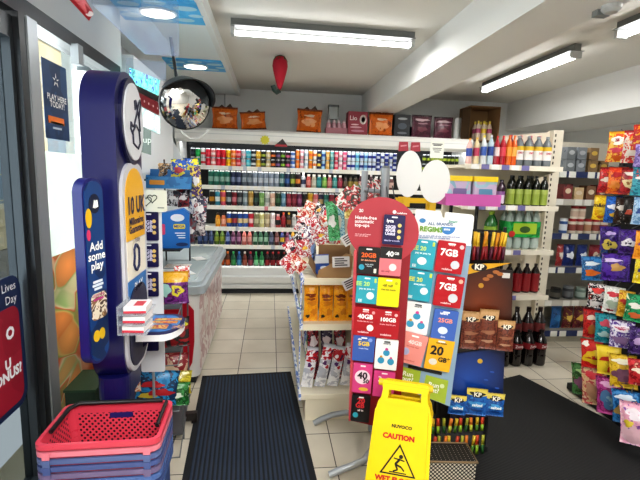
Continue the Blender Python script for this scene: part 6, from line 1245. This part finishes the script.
for k in range(1, 8):
    t = stacked(k); hx = ['', '#e08090', '#5a6a98', '#4c5c90', '#75688c', '#5470a8', '#4a5c90', '#4c659c'][k]
    if k == 1: t['label'] = 'pink-red shopping basket directly under the top red one'
    lip = MB(); p_ = rrect(-BW/2*1.05, BW/2*1.05, -BD/2*1.07, BD/2*1.07, .034, 4); p2 = rrect(-BW/2, BW/2, -BD/2, BD/2, .03, 4); n = len(p_)
    lip.add([(x, y, 0) for x, y in p_]+[(x, y, -.018) for x, y in p_]+[(x, y, 0) for x, y in p2], [(n+i, n+(i+1) % n, (i+1) % n, i) for i in range(n)]+[(i, (i+1) % n, 2*n+(i+1) % n, 2*n+i) for i in range(n)])
    for x_ in (-.165, .165): lip.box(x_-.012, x_+.012, -BD/2*1.07-.004, -BD/2*1.07, -.026, .0)
    lip.build('basket_rim', mat(hx, .35), t)
    if k == 7:
        zz = -(RIM-.028*7); zz2 = zz+.006
        MB().prism(rrect(-BW/2*.98, BW/2*.98, -BD/2*.98, BD/2*.98, .03), 'z', zz2, -.035).build('basket_body', mat('#33477e', .4), t)

o = MB().box(-.075, .06, -.09, .12, 0, .60).build('storage_box', mat('#16301f', .5)); o.location = (-.87, 2.10, .0005); MB().box(-.08, .065, -.095, .125, .60, .612).build('lid', mat('#1f4029', .45), o)
tag(o, 'dark green box standing on the floor between the window and the lottery pole', 'box')
pts = [at_depth(x, y, 4.9) for x, y in ((178, 127), (183, 134), (190, 139), (198, 139), (205, 134), (209, 129))]
o = MB().tube(pts, .012, 6).build('hanging_cable', mat('#f0f0ee', .5)); tag(o, 'white cable drooping in front of the chiller canopy near the mirror', 'cable')
# ------------------------------------------------------------------ TILL KIOSK AND OVERHEAD CLEAR PANELS (left)
kx_ = -.97
kk = thing('wall_mounted_gantry', 'overhead till gantry with lit blue-green panel and red band', 'gantry', (0, 0, 0))
def kpoly(pts, x=kx_): return [(lambda v: (v.y, v.z))(at_side(px, py, x)) for px, py in pts]
def kpart(nm, pts, m, x=kx_, th=.01):
    p = kpoly(pts, x); return MB().prism(p, 'x', x-th, x).build(nm, m, kk)
MB().box(kx_-.30, kx_-.012, 3.36, 4.6, 1.62, 2.45).build('gantry_body', mat('#d9dde0', .5), kk)
gm = print_mat(['#2c6c8c', '#58c8c0', '#8ce8d8', '#3c58a8', '#d0f4f0'], 14, 2, .3)
gm = gm.copy(); b_ = gm.node_tree.nodes['Principled BSDF']; cr_ = [x for x in gm.node_tree.nodes if x.type == 'VALTORGB'][0]
gm.node_tree.links.new(cr_.outputs['Color'], b_.inputs['Emission Color']); b_.inputs['Emission Strength'].default_value = 1.0
kpart('lit_panel', [(131, 68), (160, 80), (158, 97), (131, 84)], gm)
kpart('dark_rail', [(130, 82), (163, 98), (163, 104), (130, 88)], mat('#1c1e22', .4), kx_+.012)
kpart('red_band', [(136, 91), (159, 103), (159, 115), (136, 103)], mat('#7c1424', .4), kx_+.012)
dots = MB()
for i in range(5):
    v = at_side(140+4.4*i, 99+2.35*i, kx_+.014); dots.prism(ell(v.y, v.z, .012, .009, 10), 'x', kx_+.0125, kx_+.015)
dots.build('white_stars_print', mat('#f0e8e8', .4), kk)
gm2 = print_mat(['#dff0f0', '#f4fafa', '#b8e0e0', '#e8f4e0'], 10, 3, .3).copy(); b_ = gm2.node_tree.nodes['Principled BSDF']; cr_ = [x for x in gm2.node_tree.nodes if x.type == 'VALTORGB'][0]
gm2.node_tree.links.new(cr_.outputs['Color'], b_.inputs['Emission Color']); b_.inputs['Emission Strength'].default_value = .6
kpart('pale_lit_panel', [(136, 104), (160, 117), (160, 134), (136, 122)], gm2)
sgn = thing('hanging_card_sign', 'dark grey square card sign under the gantry', 'sign', (0, 0, 0))
p = [(lambda v: (v.x, v.z))(at_depth(px, py, 3.25)) for px, py in ((137, 124), (151, 131), (151, 155), (137, 151))]
MB().prism(p, 'y', 3.25, 3.256).build('card', mat('#55605a', .5), sgn)
v = at_depth(145, 140, 3.248); text('2up', sgn, (v.x, 3.246, v.z), .062, '#c4ccc4')
# white curved end panel behind the counter
c0 = at_depth(150, 205, 4.75)
cp = thing('curved_counter_panel', 'white quarter-round panel standing behind the till counter', 'panel', (0, 0, 0))
x0 = at_depth(151, 160, 4.75).x; x1 = at_depth(187, 200, 4.75).x; zt3 = at_depth(158, 128, 4.75).z
pts = [(x0, .0), (x1, .0), (x1, 1.45)]+[(x1-(x1-x0)*math.sin(R(9*i)) , 1.45+(zt3-1.45)*(1-math.cos(R(9*i)))) for i in range(1, 10)]
pts = [(x0, 0), (x1, 0), (x1, 1.3)]+[(x0+(x1-x0)*math.cos(R(10*i)), 1.3+(zt3-1.3)*math.sin(R(10*i))) for i in range(1, 10)]
MB().prism(pts, 'y', 4.90, 4.93).build('panel', mat('#eef1f3', .45), cp)
# clear acrylic canopy boxes hanging from the bulkhead
acr = bpy.data.materials.new('clear_acrylic'); acr.use_nodes = True
_n = acr.node_tree.nodes; _l = acr.node_tree.links; b_ = _n['Principled BSDF']; b_.inputs['Base Color'].default_value = lin('#b4c4e0'); b_.inputs['Alpha'].default_value = .16; b_.inputs['Roughness'].default_value = .12
def acrylic(label, p3, name='hanging_acrylic_panel'):
    t = thing(name, label, 'panel', (0, 0, 0))
    for i, (pts, nm) in enumerate(p3):
        nrm = (Vector(pts[1])-Vector(pts[0])).cross(Vector(pts[3])-Vector(pts[0])).normalized()*.004
        MB().add([Vector(q) for q in pts]+[Vector(q)+nrm for q in pts], [(0, 1, 2, 3), (7, 6, 5, 4), (0, 4, 5, 1), (1, 5, 6, 2), (2, 6, 7, 3), (3, 7, 4, 0)]).build(nm, acr, t)
    return t
D3 = lambda px, py, Y: tuple(at_depth(px, py, Y))
a1, a2, a3, a4 = D3(93, 12, 2.25), D3(131, 56, 3.1), D3(166, 66, 3.1), D3(141, 8, 2.25)
zlow = min(a1[2], a2[2])
t = acrylic('clear acrylic box hanging under the bulkhead above the lottery stand', [
    ([(a1[0], 2.25, 2.722), (a1[0], 3.1, 2.722), (a1[0], 3.1, 2.40), (a1[0], 2.25, 2.40)], 'side_sheet'),
    ([(a1[0], 2.25, 2.40), (a1[0], 3.1, 2.40), (a1[0]+.22, 3.1, 2.40), (a1[0]+.22, 2.25, 2.40)], 'bottom_sheet'),
    ([(a1[0]+.22, 2.25, 2.722), (a1[0]+.22, 3.1, 2.722), (a1[0]+.22, 3.1, 2.40), (a1[0]+.22, 2.25, 2.40)], 'front_sheet'),
    ([(a1[0], 3.1, 2.722), (a1[0]+.22, 3.1, 2.722), (a1[0]+.22, 3.1, 2.40), (a1[0], 3.1, 2.40)], 'end_sheet')])
t2 = acrylic('clear acrylic screen hanging over the till beside the mirror', [([D3(126, 58, 3.28), D3(166, 62, 3.28), D3(166, 80, 3.28), D3(126, 76, 3.28)], 'sheet'), ([D3(126, 76, 3.28), D3(166, 80, 3.28), (at_depth(166, 80, 3.28).x, 3.32, at_depth(166, 80, 3.28).z), (at_depth(126, 76, 3.28).x, 3.32, at_depth(126, 76, 3.28).z)], 'lip')])
for a_ in (t, t2): pass
# red pennant hanging under the bulkhead
t = thing('hanging_banner', 'red banner hanging under the bulkhead at the upper left', 'banner', (0, 0, 0))
p = [at_depth(64, -6, 2.1), at_depth(82, -4, 2.1), at_depth(93, 14, 2.3), at_depth(89, 21, 2.3)]
MB().add([tuple(v) for v in p]+[(v.x, v.y, v.z+.012) for v in p], [(0, 1, 2, 3), (7, 6, 5, 4), (0, 4, 5, 1), (1, 5, 6, 2), (2, 6, 7, 3), (3, 7, 4, 0)]).build('banner_cloth', mat('#c01c2c', .5), t)
v = at_depth(90, 12, 2.27); MB().prism(ell(v.x, v.z-.01, .018, .012, 14), 'y', 2.26, 2.263).build('white_print', mat('#f0e8e8', .5), t)
# overhead camera-like clip at window head
o = MB().box(-.02, .02, -.03, .03, -.05, .05).build('window_sensor', mat('#9aa0a4', .5)); o.location = at_side(77, 55, SX+.03); tag(o, 'small grey sensor fixed at the window head', 'sensor')

# ------------------------------------------------------------------ LIGHT
w = bpy.data.worlds.new('sky'); scn.world = w; w.use_nodes = True
wn = w.node_tree.nodes; wl_ = w.node_tree.links
bg = wn['Background']; sky = wn.new('ShaderNodeTexSky'); sky.sky_type = 'HOSEK_WILKIE'; sky.turbidity = 9; sky.sun_direction = (-.3, -.5, .8); sky.ground_albedo = .5
mxs = wn.new('ShaderNodeMix'); mxs.data_type = 'RGBA'; mxs.inputs['Factor'].default_value = .75; mxs.inputs['B'].default_value = (1, 1, 1, 1)
wl_.new(sky.outputs[0], mxs.inputs['A']); wl_.new(mxs.outputs['Result'], bg.inputs['Color']); bg.inputs['Strength'].default_value = 1.5
sl_ = bpy.data.lights.new('sun', 'SUN'); sl_.energy = 1.3; sl_.angle = R(8); so = bpy.data.objects.new('sun', sl_); COL.objects.link(so); so.rotation_euler = Vector((-.62, .45, -.64)).to_track_quat('-Z', 'Y').to_euler()
def area(name, loc, rot, sx, sy, e, col=(1, .98, .95)):
    l_ = bpy.data.lights.new(name, 'AREA'); l_.shape = 'RECTANGLE'; l_.size = sx; l_.size_y = sy; l_.energy = e; l_.color = col
    o = bpy.data.objects.new(name, l_); COL.objects.link(o); o.location = loc; o.rotation_euler = rot
# added lamp that boosts the window daylight, just outside the glass
area('window_fill', (SX-.35, 1.9, 1.6), (0, R(-90), 0), 1.6, 2.6, 110, (.95, .98, 1))
area('rear_fill', (.6, -.6, 2.75), (0, 0, 0), 1.6, 1.2, 46)  # added fill lamp behind the camera, no fitting modelled for it
area('right_fill', (2.9, 1.2, 2.75), (0, 0, 0), .6, 1.6, 10)  # added fill lamp for the right side, no fitting modelled for it
scn.view_settings.view_transform = 'Standard'; scn.view_settings.look = 'Medium High Contrast'; scn.view_settings.exposure = .14; scn.view_settings.gamma = 1
scn.cycles.max_bounces = 6; scn.cycles.transparent_max_bounces = 12; scn.cycles.caustics_reflective = False; scn.cycles.caustics_refractive = False
scn.cycles.sample_clamp_indirect = 6

# lettering becomes plain mesh so that every word is one object
bpy.context.view_layer.update(); dg = bpy.context.evaluated_depsgraph_get()
for o in [o for o in scn.objects if o.type == 'FONT']:
    me = bpy.data.meshes.new_from_object(o.evaluated_get(dg)); par, mb_ = o.parent, o.matrix_basis.copy()
    me.name = 'lettering'; bpy.data.objects.remove(o)
    n_ = bpy.data.objects.new('lettering', me); COL.objects.link(n_); n_.parent = par; n_.matrix_basis = mb_

# lettering and printed marks belong to the sheet, card or box face they are printed on
HOST = ('card', 'box_body', 'poster_sheet', 'side_panel_face', 'oval_header', 'white_header', 'card_sheet', 'sheet', 'printed_front', 'red_field')
PRINT = ('lettering', 'printed_line', 'small_print', 'nut_print', 'header_emblem', 'header_badge')
stem_ = lambda o: o.name.split('.')[0]
for root in [o for o in scn.objects if o.parent is None and o.get('category')]:
    host = next((c for c in root.children if stem_(c) in HOST and c.matrix_basis == Matrix.Identity(4)), None)
    if host:
        for c in root.children:
            if stem_(c) in PRINT and not c.children: c.parent = host
lt_parts = {stem_(c): c for c in lt.children}
lt_parts['crossed_fingers_emblem'].parent = lt_parts['emblem_disc']
